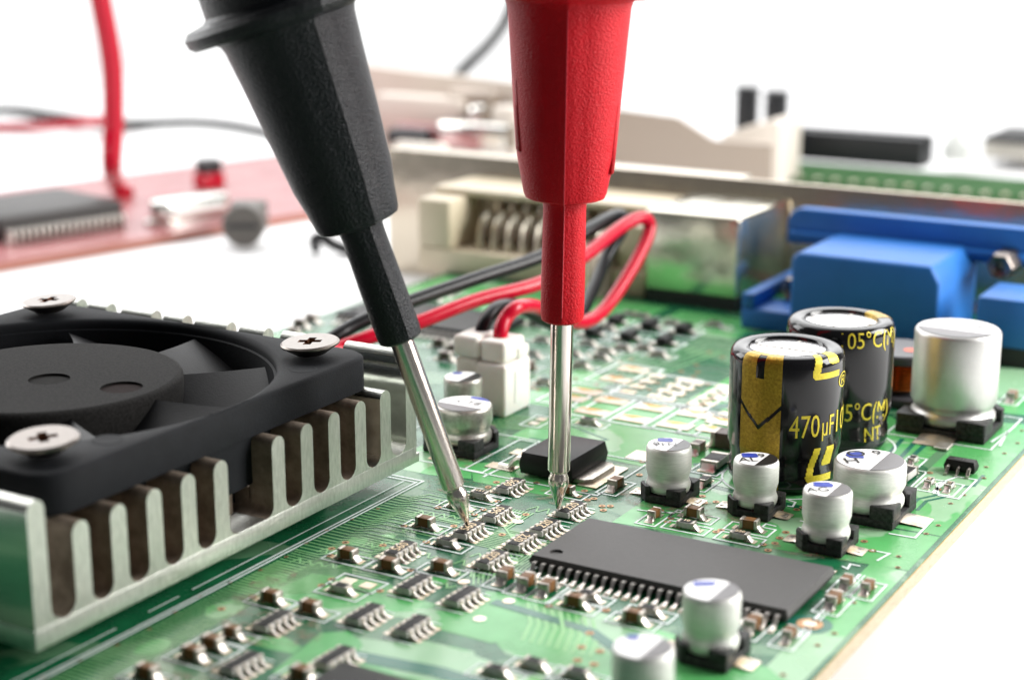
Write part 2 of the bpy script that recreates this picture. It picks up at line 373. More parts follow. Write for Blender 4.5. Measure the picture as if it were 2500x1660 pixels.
for k in range(70):                               # dense fan-out beside the cooler
    y0 = 7.2 + k*0.048; trace([(-8.26, y0), (-8.0, y0), (-7.86, y0+0.12)], 0.014)
for k in range(14):
    y0 = 9.6 + k*0.05; trace([(-8.25, y0), (-7.95, y0+.02), (-7.6, y0+.32), (-7.25, y0+.34)], .013)
for k in range(16):
    o = k*0.045; trace([(-6.3+o*.3, 8.3+o), (-5.6+o*.2, 8.6+o), (-5.3, 9.1+o)], .02)
for k in range(9):
    o = k*.07; trace([(-6.05+o, 10.55), (-5.85+o, 10.25), (-5.75+o, 9.95)], .028)
for k in range(10):
    o = k*.05; trace([(-8.7, 14.3+o), (-8.4, 14.3+o), (-8.1, 14.5+o), (-8.1, 15.2)], .014)
for k in range(12):
    trace([(-9.2+k*.1, 16.3), (-9.1+k*.1, 16.8), (-9.0+k*.11, 18.2)], .02)
bpart(tr, 'trace', 'mask_trace', kind='stuff')
# small bare patches of lighter pour among the traces
pp = MB()
for (x, y, w, h) in [(-7.95,10.95,.16,.2),(-7.78,11.2,.12,.12),(-7.62,12.15,.2,.12),(-7.45,11.5,.1,.1),(-8.05,9.9,.2,.3),(-7.4,10.1,.3,.2),(-8.0,9.3,.25,.3),(-7.3,9.0,.4,.25),(-6.9,10.6,.2,.15),(-8.0,8.5,.2,.3)]:
    pts = [(x+w*math.cos(a*.785+.3)*(.4+.3*rng.random()), y+h*math.sin(a*.785+.3)*(.4+.3*rng.random())) for a in range(8)]; pp.poly(pts, Z1)
bpart(pp, 'ground_patch', 'mask_light', kind='stuff')

# ---- dried dust on the board
d_ = mat('dust', (0.34, 0.25, 0.18), 0.9); nt = d_.node_tree; out = nt.nodes['Material Output']; tr0 = nt.nodes.new('ShaderNodeBsdfTransparent'); ms = nt.nodes.new('ShaderNodeMixShader')
n_ = nt.nodes.new('ShaderNodeTexNoise'); n_.inputs['Scale'].default_value = 7; n_.inputs['Detail'].default_value = 8; n_.inputs['Roughness'].default_value = .75; mr_ = nt.nodes.new('ShaderNodeMapRange'); mr_.inputs[1].default_value = .48; mr_.inputs[2].default_value = .72; mr_.inputs[4].default_value = .8
tc_ = nt.nodes.new('ShaderNodeTexCoord'); nt.links.new(tc_.outputs['Object'], n_.inputs['Vector']); nt.links.new(n_.outputs['Fac'], mr_.inputs[0]); nt.links.new(mr_.outputs[0], ms.inputs[0]); nt.links.new(tr0.outputs[0], ms.inputs[1]); nt.links.new(nt.nodes['Principled BSDF'].outputs[0], ms.inputs[2]); nt.links.new(ms.outputs[0], out.inputs[0])
for k, (cx, cy, rx, ry) in enumerate([(-8.02, 9.75, .16, .5), (-7.5, 9.2, .5, .35), (-7.85, 12.55, .5, .25), (-8.35, 13.2, .3, .5), (-7.0, 12.75, .5, .2), (-5.6, 13.1, .6, .3), (-6.2, 13.2, .5, .35), (-4.6, 12.75, .5, .25), (-7.4, 8.2, .5, .4)]):
    bpart(MB().poly([(cx+rx*math.cos(a*math.pi/9)*(.7+.3*rng.random()), cy+ry*math.sin(a*math.pi/9)*(.7+.3*rng.random())) for a in range(18)], Z4+.0007+k*.00002), 'dust_patch', 'dust')
# ---- vias
vr = MB(); vh = MB()
def via(x, y, r=0.032, h=0.015):
    n = 14; vs, fs = [], []
    for i in range(n):
        a = 2*math.pi*i/n; vs += [(x+r*math.cos(a), y+r*math.sin(a), Z4), (x+h*math.cos(a), y+h*math.sin(a), Z4)]
    fs = [(2*i, (2*i+2) % (2*n), (2*i+3) % (2*n), 2*i+1) for i in range(n)]
    vr.add(vs, fs); vh.disc(h*1.02, Z4-.0003, 10, (x, y))
for q in [(1212,1178),(1216,1225),(1284,1257),(1226,1306),(1108,1285),(986,1285),(1070,1240),(1180,1245),(1158,1257),(1041,1324),(1450,1218),(1427,1199),(1412,1213),(1434,1221),(1470,1236),(1490,1236),(1473,1246),(1392,1177),(1310,1180),(1192,1190),(844,1325),(810,1340),(806,1357),(935,1332),(618,1458),(541,1487),(810,1415),(785,1430),(928,1443),(1003,1392),(1748,1299),(1638,1266),(1613,1247),(1715,1212),(1720,1228),(1748,1226),(1561,1160),(1569,1128),(1903,1314),(1892,1327),(1863,1330),(1875,1344),(1919,1300),(2110,1322),(2089,1347),(2130,1345),(1905,1248),(1960,1240),(1630,1275),(1945,1245),(2115,1230),(1760,1295),(2270,1155),(2290,1195),(1340,1480),(1480,1490),(1420,1580),(1465,1590),(1410,1612),(1450,1622),(1440,1546),(1850,1480),(1870,1425),(1930,1405)]:
    p = at(*q); via(p.x, p.y)
for k in range(22): via(-3.86 + 0.04*math.sin(k*2.1), 8.3 + k*0.43 + .1*math.sin(k*3.3), 0.022, 0.016)
for k in range(14): via(-8.27 + .04*math.sin(k*5), 7.4+k*.33, .018, .009)
for k in range(40): via(-9.2+1.9*rng.random(), 15.6+2.6*rng.random(), .03)
bpart(vr, 'via_ring', 'via_ring', kind='stuff'); bpart(vh, 'via_hole', 'hole', kind='stuff')
p = at(1977, 1524)
bpart(MB().disc(.17, Z15+.0008, 28, (p.x, p.y)), 'fiducial_ring', 'mask_deep')
bpart(MB().disc(.10, Z4, 28, (p.x, p.y)), 'fiducial_copper', 'via_ring'); bpart(MB().disc(.055, Z5, 24, (p.x, p.y)), 'fiducial_dot', 'pad')
for q in [(1264,1274),(1132,1421),(1242,1468),(1171,1511)]:
    p = at(*q); bpart(MB().disc(.05, Z4, 20, (p.x, p.y)), 'test_point', 'pad')

# ---- silkscreen
SW = 0.02
def silkbar(x0, x1, y0, y1): bpart(MB().box2(x0, x1, y0, y1, Z4), 'printed_line', 'silk')
silkbar(-8.345, -8.325, 6.5, 12.47); silkbar(-8.305, -8.285, 6.5, 12.50); silkbar(-9.4, -8.285, 12.502, 12.522); silkbar(-9.3, -8.35, 12.44, 12.46)
for a, b in [(7.2,8.6),(8.95,9.3),(9.45,12.42)]: silkbar(-8.46, -8.445, a, b)
def silkrect(x0, x1, y0, y1, w=SW):
    m = MB(); a, b = [], []
    for d, L in ((w/2, a), (-w/2, b)): L += [(x0-d, y0-d, Z4), (x1+d, y0-d, Z4), (x1+d, y1+d, Z4), (x0-d, y1+d, Z4)]
    m.add(a+b, [(i, (i+1) % 4, 4+(i+1) % 4, 4+i) for i in range(4)]); bpart(m, 'printed_outline', 'silk')
def silkline(pts, w=SW): bpart(MB().line([tuple(p) for p in pts], w, Z4), 'printed_line', 'silk')
# regulator, big-can and gold-can outlines, chip outline
silkrect(-8.15, -6.72, 12.98, 14.05); silkrect(-9.25, -7.95, 13.0, 14.1)
silkline([(-4.04, 11.0), (-4.04, 12.4)], .03); silkline([(-4.0, 11.0), (-4.0, 12.4)], .012)
silkrect(-5.06, -4.0, 16.1, 17.3); silkline([(-4.05,14.55),(-3.87,14.55),(-3.87,15.15),(-4.05,15.15),(-4.16,14.85),(-4.05,14.55)])
for c, r in (((-5.443, 14.26), .56), ((-5.36, 15.52), .56)):
    silkline([(c[0]+r*math.cos(a*math.pi/24), c[1]+r*math.sin(a*math.pi/24)) for a in range(49)])
silkline(PT((2219,1260),(2277,1269),(2234,1314),(2170,1303)), .022); silkline(PT((2056,1383),(2069,1390),(2076,1378),(2100,1383)), .02)
silkline(PT((1925,1222),(1942,1227),(1935,1238),(1922,1236)), .02); silkline(PT((1845,1300),(1870,1280),(1895,1286)), .018); silkline(PT((2420,1080),(2463,1052),(2440,1090)), .03)
silkline(PT((1555,1245),(1600,1251),(1660,1252),(1672,1244)), .02); silkline(PT((1180,1165),(1290,1112)), .025); silkline(PT((1120,1185),(1180,1195)), .018)
silkline([(-4.9,13.3),(-4.72,13.3),(-4.72,13.15),(-4.85,13.15)]); silkline([(-4.02,12.75),(-3.98,12.95),(-4.15,12.95)])
for q in ((-6.9,16.9),(-6.3,16.9)): silkline([(q[0]+.16*math.cos(a*math.pi/12), q[1]-.4+.16*math.sin(a*math.pi/12)) for a in range(25)], .05)

# ================================================================== small component prototypes (moved to place later)
def wedge(mb, sx, x0, x1, w, z1):                  # solder fillet sloping outwards along x
    y = w/2; vs = [(sx*x0,-y,0),(sx*x1,-y*1.1,0),(sx*x1,y*1.1,0),(sx*x0,y,0),(sx*x0,-y,z1),(sx*x0,y,z1),(sx*(x0+.45*(x1-x0)),-y*.9,z1*.38),(sx*(x0+.45*(x1-x0)),y*.9,z1*.38)]
    fs = [(0,1,6,4),(1,2,7,6),(2,3,5,7),(4,6,7,5),(0,4,5,3)]
    if sx < 0: fs = [f[::-1] for f in fs]
    return mb.add(vs, fs)
def jit(mb, a):
    rr = random.Random(len(mb.v)); mb.v = [(x+a*(rr.random()-.5), y+a*(rr.random()-.5), z) for x, y, z in mb.v]; return mb
PM = {}                                            # shared meshes
def chip_meshes(key, L, W, H, kind):
    t = L*0.2; z0 = 0.012
    if kind == 'cap':
        PM[key] = [('body', MB().box(-L/2+t, L/2-t, -W/2, W/2, z0, z0+H).mesh('body', 'mlcc' if 'dark' not in key else 'mlcc_dark', bevel=.006))]
        for s in (1, -1):
            m = MB().box(min(s*L/2, s*(L/2-t)), max(s*L/2, s*(L/2-t)), -W/2-.004, W/2+.004, z0-.003, z0+H+.004).mesh('terminal', 'tin', bevel=.012)
            f = wedge(MB(), s, L/2-.004, L/2+.042, W*.9, z0+H*.5).mesh('solder_fillet', 'solder', bevel=.008)
            PM[key] += [('terminal', m), ('solder_fillet', f)]
    else:
        PM[key] = [('body', MB().box(-L/2+.01, L/2-.01, -W/2, W/2, z0, z0+H).mesh('body', 'ceramic', bevel=.004)),
                   ('coating', MB().box(-L/2+t, L/2-t, -W/2+.006, W/2-.006, z0+H-.004, z0+H+.005).mesh('coating', 'res_black', bevel=.003))]
        for s in (1, -1):
            m = MB().box(min(s*L/2, s*(L/2-t*.8)), max(s*L/2, s*(L/2-t*.8)), -W/2-.003, W/2+.003, z0-.003, z0+H+.007).mesh('terminal', 'tin', bevel=.008)
            f = wedge(MB(), s, L/2-.004, L/2+.045, W*.9, z0+H*.85).mesh('solder_fillet', 'solder', bevel=.008)
            PM[key] += [('terminal', m), ('solder_fillet', f)]
chip_meshes('mlcc', .16, .092, .082, 'cap'); chip_meshes('mlcc_small', .13, .075, .07, 'cap'); chip_meshes('mlcc_dark', .17, .10, .09, 'cap'); chip_meshes('mlcc_big_dark', .26, .2, .15, 'cap')
chip_meshes('res', .16, .082, .048, 'res'); chip_meshes('res_small', .12, .065, .042, 'res'); chip_meshes('res_big', .32, .17, .07, 'res')
SIZE = {'mlcc': (.16,.092), 'mlcc_small': (.13,.075), 'mlcc_dark': (.17,.10), 'mlcc_big_dark': (.26,.2), 'res': (.16,.082), 'res_small': (.12,.065), 'res_big': (.32,.17)}
pads = MB(); JR = random.Random(11)
def chip(key, x, y, axis, label, group, outline=True, txt=None, tilt=0.0):
    nm, cat = ('chip_capacitor', 'capacitor') if key.startswith('mlcc') else ('chip_resistor', 'resistor')
    rz = (0 if axis == 'X' else math.pi/2) + R(JR.uniform(-3.5, 3.5))
    t = thing(nm, label, cat, (x, y, Z5), rz, group)
    for n, me in PM[key]: link(n, me, t)
    if txt:
        H = {'res': .05, 'res_small': .042, 'res_big': .07}[key]
        link('lettering', text_mesh(txt, SIZE[key][1]*.75, 'mark_gold'), t, (0, 0, H+.0195))
    L, W = SIZE[key]; e = .12
    hx, hy = (L/2+e, W/2+.055) if axis == 'X' else (W/2+.055, L/2+e)
    pw = .1
    for s in (1, -1):
        c = (L/2+.02)*s; a, b = c-.05, c+.05
        q = (x+a, x+b, y-W*.5, y+W*.5) if axis == 'X' else (x-W*.5, x+W*.5, y+a, y+b)
        pads.box2(*q, Z3)
    if outline: silkrect(x-hx, x+hx, y-hy, y+hy, .018)
    return t
def chip_at(key, px_, py_, axis, label, group, **kw):
    p = at(px_, py_); return chip(key, p.x, p.y, axis, label, group, **kw)
G1, G2, G3 = 'brown chip capacitors on the green board', 'flat chip resistors on the green board', 'small parts clustered in the blurred middle distance'
for a in [
 ('mlcc',1039,1288,'X','brown chip capacitor in a white outline left of the black probe tip'),
 ('mlcc',1078,1396,'X','brown chip capacitor in front of the flat resistor below the black probe tip'),
 ('mlcc',950,1391,'X','brown chip capacitor half hidden before a resistor array, left of centre'),
 ('mlcc',850,1366,'X','brown chip capacitor in its own outline nearest the long white double line'),
 ('mlcc',664,1471,'X','brown chip capacitor beside the dusty patch, below the finned cooler'),
 ('mlcc',759,1496,'X','brown chip capacitor with a bright solder end right of the dusty patch'),
 ('mlcc',472,1609,'X','blurred brown chip capacitor at the left of a row of three'),
 ('mlcc',520,1583,'X','blurred brown chip capacitor in the middle of a row of three'),
 ('mlcc_small',568,1556,'X','blurred low chip capacitor at the right of a row of three'),
 ('mlcc',361,1655,'X','blurred brown chip capacitor cut by the bottom edge, leftmost of all'),
 ('mlcc',738,1659,'X','blurred brown chip capacitor cut by the bottom edge beside a dark chip'),
 ('mlcc',1122,1240,'X','dark chip capacitor half hidden behind the black probe tip'),
 ('mlcc_small',1386,1207,'X','small chip capacitor half hidden behind the red probe tip'),
 ('mlcc',1405,1481,'X','brown chip capacitor before the front pin row, beside the three upright ones'),
 ('mlcc',1548,1519,'X','brown chip capacitor before the front pin row, near the foreground can'),
 ('mlcc',1694,1264,'X','orange brown chip capacitor behind the big chip, left of two alike'),
 ('mlcc',1830,1293,'X','orange brown chip capacitor behind the big chip, right of two alike'),
 ('mlcc',1234,1416,'Y','upright chip capacitor at the left of three before the big chip corner'),
 ('mlcc',1285,1432,'Y','upright chip capacitor in the middle of three before the big chip corner'),
 ('mlcc',1336,1446,'Y','upright chip capacitor at the right of three before the big chip corner'),
 ('mlcc_small',1597,1266,'Y','small brown chip capacitor between the silver can and the big chip'),
 ('mlcc',1503,1192,'Y','brown chip capacitor right of the regulator metal tab'),
 ('mlcc_small',2066,1432,'Y','pale chip capacitor behind the taller one right of the big chip'),
 ('mlcc_small',2118,1443,'Y','pale chip capacitor nearest the board edge right of the big chip'),
 ('mlcc',2035,1477,'Y','tallest pale chip capacitor right of the big chip, near the board edge'),
 ('mlcc_small',1927,1560,'Y','blurred chip capacitor below the copper ring near the chip corner'),
 ('mlcc',1838,1536,'Y','blurred chip capacitor partly behind the foreground can'),
 ('mlcc',2470,977,'Y','blurred chip capacitor at the right picture edge beside the large can')]:
    chip_at(*a, G1)
for a in [
 ('res',1091,1333,'X','flat chip resistor in a white outline just below the black probe tip',None),
 ('res',1172,1217,'X','flat chip resistor right behind the black probe collar','151'),
 ('res',834,1447,'X','flat chip resistor alone beside two bare pads, lower left',None),
 ('res',1434,1463,'X','flat chip resistor behind the brown capacitor before the front pin row',None),
 ('res',1584,1500,'X','flat chip resistor behind the brown capacitor near the foreground can',None),
 ('res',1676,1290,'X','left of two flat resistors tucked behind the big chip, marked 10','10'),
 ('res',1806,1317,'X','right of two flat resistors tucked behind the big chip, marked 220','220'),
 ('res',1305,1631,'X','blurred flat resistor at the bottom edge in a wide outline',None),
 ('res',1412,1654,'X','blurred flat resistor at the bottom edge beside the nearest can',None),
 ('res',1212,1648,'X','blurred flat resistor at the bottom edge below the resistor arrays',None),
 ('res_big',1745,1137,'Y','large brown chip resistor between two cans and the gold striped capacitor',None),
 ('res',1719,1183,'Y','small chip resistor with reddish end right of the silver can',None),
 ('res_small',2268,1185,'Y','tiny chip resistor in its own outline, left of the marked pair','20'),
 ('res_small',2317,1195,'Y','tiny chip resistor in its own outline nearest the board edge','15'),
 ('res_small',2228,1131,'Y','tiny chip resistor behind the wide can, near the small transistor',None),
 ('res_big',2205,1168,'Y','chip resistor peeping out behind the wide silver can',None),
 ('res',1438,1036,'X','lone flat resistor behind the regulator on pale green',None)]:
    chip_at(*a[:5], G2, txt=a[5])
chip_at('mlcc_dark', 1703, 1104, 'Y', 'dark chip capacitor behind the large brown resistor', G1, outline=False)
chip_at('mlcc_big_dark', 1772, 1092, 'X', 'dark brown chip capacitor at the foot of the gold striped capacitor', G1, outline=False)

# ---- four-element resistor arrays
AL, AW, AH = .32, .155, .05
arr = [('body', MB().box(-AW/2+.012, AW/2-.012, -AL/2, AL/2, .012, .012+AH).mesh('body', 'ceramic', bevel=.004)),
       ('coating', MB().box(-AW/2+.03, AW/2-.03, -AL/2+.004, AL/2-.004, .012+AH-.004, .012+AH+.006).mesh('coating', 'res_black', bevel=.003))]
for k in range(4):
    y = -AL/2 + AL*(k+.5)/4
    for s in (1, -1):
        m = MB().box(min(s*(AW/2-.032), s*AW/2), max(s*(AW/2-.032), s*AW/2), y-.019, y+.019, .010, .012+AH+.007)
        w = wedge(MB(), s, AW/2-.003, AW/2+.05, .034, .042); w.v = [(a, b+y, c) for a, b, c in w.v]
        arr += [('terminal', m.mesh('terminal', 'tin', bevel=.008)), ('solder_fillet', w.mesh('solder_fillet', 'solder', bevel=.009))]
G4 = 'four element resistor arrays on the green board'
def array(px_, py_, label, txt, flip=False, off=0.0):
    p = at(px_, py_); t = thing('resistor_array', label, 'resistor array', (p.x, p.y, Z5), R(JR.uniform(-2, 2)), G4)
    for n, me in arr: link(n, me, t)
    if txt: link('lettering', text_mesh(txt, .12, 'mark_gold'), t, (0, off, .012+AH+.0075), (0, 0, -math.pi/2 if flip else math.pi/2))
    pads.box2(p.x-AW/2-.09, p.x-AW/2+.02, p.y-AL/2, p.y+AL/2, Z3) if False else None
    for k in range(4):
        y = p.y - AL/2 + AL*(k+.5)/4
        for s in (1, -1): pads.box2(p.x+min(s*AW/2-s*.02, s*(AW/2+.085)), p.x+max(s*AW/2-s*.02, s*(AW/2+.085)), y-.028, y+.028, Z3)
    silkbar(p.x-AW/2-.05, p.x+AW/2+.05, p.y-AL/2-.05, p.y-AL/2-.036); silkbar(p.x-AW/2-.05, p.x+AW/2+.05, p.y+AL/2+.036, p.y+AL/2+.05)
for a in [(1247,1197,'resistor array marked 560 upside down, farthest behind the black probe tip','560',True),
 (1214,1266,'resistor array marked 560 right of the black probe tip','560',False),
 (1145,1306,'resistor array marked 560 touched by the black probe tip','560',False),
 (1395,1255,'resistor array marked 220 right beside the red probe tip','220',False),
 (1331,1299,'resistor array marked 220 by the far corner of the big chip','220',False),
 (1273,1333,'resistor array marked 220 upside down beside the big chip','220',True),
 (1201,1378,'resistor array marked 220 nearest the three upright capacitors','220',False),
 (978,1355,'resistor array marked 560 left of the flat resistor, half behind a capacitor','560',False),
 (1012,1439,'resistor array in front of two brown capacitors, left of centre',None,False),
 (1130,1469,'resistor array standing alone on the green board, below the tips',None,False),
 (1007,1541,'blurred resistor array on bright green, lower centre',None,False),
 (668,1529,'blurred resistor array left of the lone brown capacitor, lower left',None,False),
 (892,1512,'blurred resistor array between brown capacitor and bright green field',None,False),
 (591,1632,'blurred resistor array near the bottom edge, lower left',None,False),
 (819,1619,'blurred resistor array near the bottom edge beside the dark chip',None,False)]:
    array(*a)

# ---- bare pads and printed outlines left empty
def empty_pads(px_, py_, axis='X', L=.11, gap=.19):
    p = at(px_, py_)
    for s in (1, -1):
        q = (p.x+s*gap/2, p.y) if axis == 'X' else (p.x, p.y+s*gap/2)
        bpart(MB().box(q[0]-L/2, q[0]+L/2, q[1]-L/2, q[1]+L/2, Z3, Z3+.006), 'solder_pad', 'pad', bevel=.002)
    e = gap/2+L/2+.06; f = L/2+.06
    silkrect(p.x-(e if axis == 'X' else f), p.x+(e if axis == 'X' else f), p.y-(f if axis == 'X' else e), p.y+(f if axis == 'X' else e))
empty_pads(874, 1425); empty_pads(1313, 1030, 'Y', .1, .16)
def big_pair(x1, y1, x2, y2, w=.36, h=.2):
    for i, (a, b) in enumerate(((x1, y1), (x2, y2))):
        p = at(1350+a/4.48, 750+b/4.48)
        bpart(MB().box(p.x-w/2, p.x+w/2, p.y-h/2, p.y+h/2, Z3, Z3+.008), 'solder_pad', 'pad', bevel=.003)
        bpart(MB().poly([(p.x-w*.45, p.y+h*(.5-.2*i)), (p.x-w*.1, p.y+h*.05), (p.x+w*.25, p.y+h*.42), (p.x-.02, p.y+h*.5)][::-1], Z3+.0095), 'exposed_copper', 'pad_gold')
    p = at(1350+(x1+x2)/2/4.48, 750+(y1+y2)/2/4.48); silkrect(p.x-.29, p.x+.29, p.y-.42, p.y+.42, .035)
for q in [(880,690,690,800),(350,930,200,1000),(640,1030,430,1150),(1090,1110,880,1230),(1560,1180,1340,1300),(1870,1265,1770,1350)]: big_pair(*q)
def soic_pads(x, y):
    p = at(1350+x/4.48, 750+y/4.48)
    silkrect(p.x-.34, p.x+.34, p.y-.46, p.y+.46, .04)
    for k in range(4):
        for s in (1, -1):
            bpart(MB().box(p.x+s*.17-.09, p.x+s*.17+.09, p.y-.36+k*.24-.065, p.y-.36+k*.24+.065, Z3, Z3+.008), 'solder_pad', 'pad', bevel=.003)
soic_pads(1130, 870); soic_pads(1560, 950); soic_pads(1900, 1060)
for q in [(1585,1118)]:
    p = at(*q); bpart(MB().box(p.x-.2, p.x+.2, p.y-.13, p.y+.13, Z3, Z3+.008), 'solder_pad', 'pad', bevel=.003)
p = at(2303, 1094); bpart(MB().box(p.x-.07, p.x+.07, p.y-.1, p.y+.1, Z3, Z3+.03), 'solder_pad', 'solder', bevel=.012)

# ================================================================== large memory chip
def memory_chip(label, cx, cy, body_mat='ic_body', n=27):
    t = thing('memory_chip', label, 'chip', (cx, cy, 0)); LX, LY, z0, z1 = 2.222, 1.016, .02, .118
    hole = [(-LX/2+.16+.055*math.cos(i*math.pi/10), -LY/2+.17+.055*math.sin(i*math.pi/10)) for i in range(20)]
    c = .02; ring = [(-LX/2+c,-LY/2+c),(LX/2-c,-LY/2+c),(LX/2-c,LY/2-c),(-LX/2+c,LY/2-c)]
    vs, fs = fill_with_holes([ring, hole], z1); mb = MB(); mb.add(vs, fs)
    mid = [(-LX/2,-LY/2),(LX/2,-LY/2),(LX/2,LY/2),(-LX/2,LY/2)]; zm = .07
    mb.add([(x, y, z1) for x, y in ring]+[(x, y, zm) for x, y in mid], [(i, i+4, (i+1) % 4+4, (i+1) % 4) for i in range(4)])
    mb.add([(x, y, zm) for x, y in mid]+[(x, y, z0) for x, y in ring], [(i, i+4, (i+1) % 4+4, (i+1) % 4) for i in range(4)]+[(4,7,6,5)])
    h2 = [(x, y, z1) for x, y in hole]; h3 = [(x, y, z1-.018) for x, y in hole]
    mb.add(h2+h3, [(i, 20+i, 20+(i+1) % 20, (i+1) % 20) for i in range(20)]+[tuple(range(20, 40))])
    mb.build('body', body_mat, t, smooth=False)
    # gull-wing pin profile in (y outwards, z)
    w = .03; path = [(0, .075), (.035, .075), (.055, .06), (.07, .022), (.085, .012), (.135, .012)]
    m = MB(); th = .014; vs = []
    for k, (y, z) in enumerate(path):
        a = path[max(k-1, 0)]; b = path[min(k+1, len(path)-1)]; d = Vector((b[0]-a[0], b[1]-a[1])).normalized(); nx, nz = -d.y, d.x
        ww = w*(1.15 if k < 3 else .85)
        for s in (-1, 1):
            for o in (1, -1): vs.append((s*ww/2, y+nx*th/2*o, z+nz*th/2*o))
    fs = [(0,1,3,2)]
    for k in range(len(path)-1):
        a, b = 4*k, 4*k+4; fs += [(a, a+2, b+2, b), (a+1, b+1, b+3, a+3), (a, b, b+1, a+1), (a+2, a+3, b+3, b+2)]
    e = 4*(len(path)-1); fs.append((e, e+2, e+3, e+1)); m.add(vs, fs)
    bm = bmesh.new(); me = m.mesh('pin', 'pin', smooth=True); bm.from_mesh(me); bmesh.ops.recalc_face_normals(bm, faces=bm.faces); bm.to_mesh(me); bm.free()
    foot = MB().box(-.022, .022, .10, .17, .004, .018).mesh('solder_joint', 'solder', bevel=.008)
    for k in range(n):
        x = (k-(n-1)/2)*.08
        for s in (-1, 1):
            o = link('pin', me, t, (x, s*LY/2, 0), (0, 0, 0 if s > 0 else math.pi)); link('solder_joint', foot, o)
    return t
memory_chip('large flat grey memory chip with a long row of pins and a corner dimple', -5.287, 11.68)
memory_chip('blurred dark memory chip behind the black probe, beside the white connector', -11.55, 17.62, 'ic_body_dark')
for cx, cy in ((-5.287, 11.68),):
    for k in range(27):
        x = cx+(k-13)*.08
        for s in (-1, 1): pads.box2(x-.024, x+.024, cy+min(s*.60, s*.70), cy+max(s*.60, s*.70), Z3)
# dark chip cut by the bottom edge
p = at(905, 1722); t = thing('logic_chip', 'blurred black chip cut by the bottom edge, lower left of centre', 'chip', (p.x, p.y, 0))
MB().box(-.38, .38, -.2, .2, .02, .16).build('body', 'ic_body_dark', t, bevel=.012)
pm = MB().box(-.02, .02, 0, .1, .0, .07).mesh('pin', 'pin', bevel=.01)
for k in range(7): link('pin', pm, t, (-.3+k*.1, .2, 0)); link('pin', pm, t, (-.3+k*.1, -.3, 0))

# ================================================================== surface-mount can capacitors
G5 = 'silver can capacitors on black bases'
def can_cap(label, x, y, D, H, face=0.0, mark='ink_black', can='can', texts=(), blue=None, base_h=.15, text_mat='ink_black'):
    """face: turn about the vertical; the dark polarity mark points along local +x"""
    t = thing('can_capacitor', label, 'capacitor', (x, y, .004), face, G5)
    r = D/2; s = r*1.06; b0 = .07
    c = r*.45
    MB().prism([(s,-s+c*.0),(s,s),(-s+c,s),(-s,s-c),(-s,-s+c),(-s+c,-s)], .0, b0).build('base_plate', 'base_black', t, bevel=.008)
    for sx in (1, -1):
        for sy in (1, -1):
            # corner wall: outside square corner, inside follows the can
            ri = r*1.03; a0, a1 = R(22), R(68); arc = [(ri*math.cos(a0+(a1-a0)*k/6), ri*math.sin(a0+(a1-a0)*k/6)) for k in range(7)]
            cut = c if sx < 0 else c*.1
            poly = [arc[0], (s, arc[0][1]), (s, s-cut), (s-cut, s), (arc[-1][0], s)] + arc[::-1][:-1]
            poly = [(sx*a, sy*b) for a, b in poly]
            if sx*sy < 0: poly = poly[::-1]
            MB().prism(poly, b0-.002, base_h).build('base_post', 'base_black', t, bevel=.006)
    for sx in (1, -1):                              # lead and its solder
        l = MB().box(min(sx*s*.6, sx*(s+.10)), max(sx*s*.6, sx*(s+.10)), -.045, .045, .004, .02); l.build('lead', 'tin', t, bevel=.005)
        sl = MB(); n = 9; rr = random.Random(int(x*100)+sx); W = r*.42
        for j in range(n):
            v = -W + 2*W*j/(n-1)
            for k in range(6):
                u = k/5; h = .034*(1-u)**1.2*(1-(v/W)**2*.6)+.004*rr.random()+.004
                sl.v.append((sx*(s-.02+u*r*.75), v, h))
        for j in range(n-1):
            for k in range(5):
                q = (j*6+k, j*6+k+1, (j+1)*6+k+1, (j+1)*6+k); sl.f.append(q if sx < 0 else q[::-1])
        sl.build('solder_pad', 'pad', t)
    zb = b0+.002; g = zb+.11+.12*r
    prof = [(r*.8, zb), (r*.93, zb+.012), (r*.985, zb+.05), (r*.985, g-.055), (r*.93, g-.03), (r*.90, g), (r*.94, g+.03), (r, g+.075), (r, H-.045), (r*.985, H-.02), (r*.95, H-.005), (r*.91, H)]
    MB().lathe(prof, 48).build('can', can, t, angle=60)
    top = MB().disc(r*.93, H+.0015, 40).build('printed_top', 'can_top' if can != 'can_matte' else 'can_matte', t, smooth=False)
    th = math.acos(.30); seg = [(r*.925*math.cos(-th+2*th*i/16), r*.925*math.sin(-th+2*th*i/16)) for i in range(17)]
    MB().poly(seg, H+.004).build('polarity_mark', mark, top, smooth=False)
    if blue:
        bx, by, bw, bh, ba = blue; rr = random.Random(int(y*77)); pts = []
        for i in range(14):
            a = 2*math.pi*i/14; e = max(abs(math.cos(a)), abs(math.sin(a))); k = (.85+.25*rr.random())/e
            u, v = bw*r*math.cos(a)*k, bh*r*math.sin(a)*k
            pts.append((bx*r+u*math.cos(ba)-v*math.sin(ba), by*r+u*math.sin(ba)+v*math.cos(ba)))
        pts = [(a, b) if math.hypot(a, b) < r*.92 else (a*r*.92/math.hypot(a, b), b*r*.92/math.hypot(a, b)) for a, b in pts]
        MB().poly(pts, H+.005).build('pen_mark', 'ink_blue', top, smooth=False)
    for (s_, sz, tx, ty, rot) in texts:
        link('lettering', text_mesh(s_, sz, text_mat), top, (tx*r, ty*r, H+.0065), (0, 0, rot))
    return t
can_cap('small silver can capacitor standing right of the regulator, marked FFN', -6.15, 13.27, .41, .50, 0, 'ink_black', 'can', [('0', .13, -.5, -.25, .6), ('FFN', .12, -.08, -.15, .6)], (-.4, .45, .36, .26, .5))
can_cap('small silver can capacitor in front of the gold striped capacitor', -5.335, 13.33, .40, .485, 0, 'ink_black', 'can', [('AL', .15, -.25, -.35, .6), ('9', .14, .05, .45, .6)], (-.42, .25, .36, .30, .5))
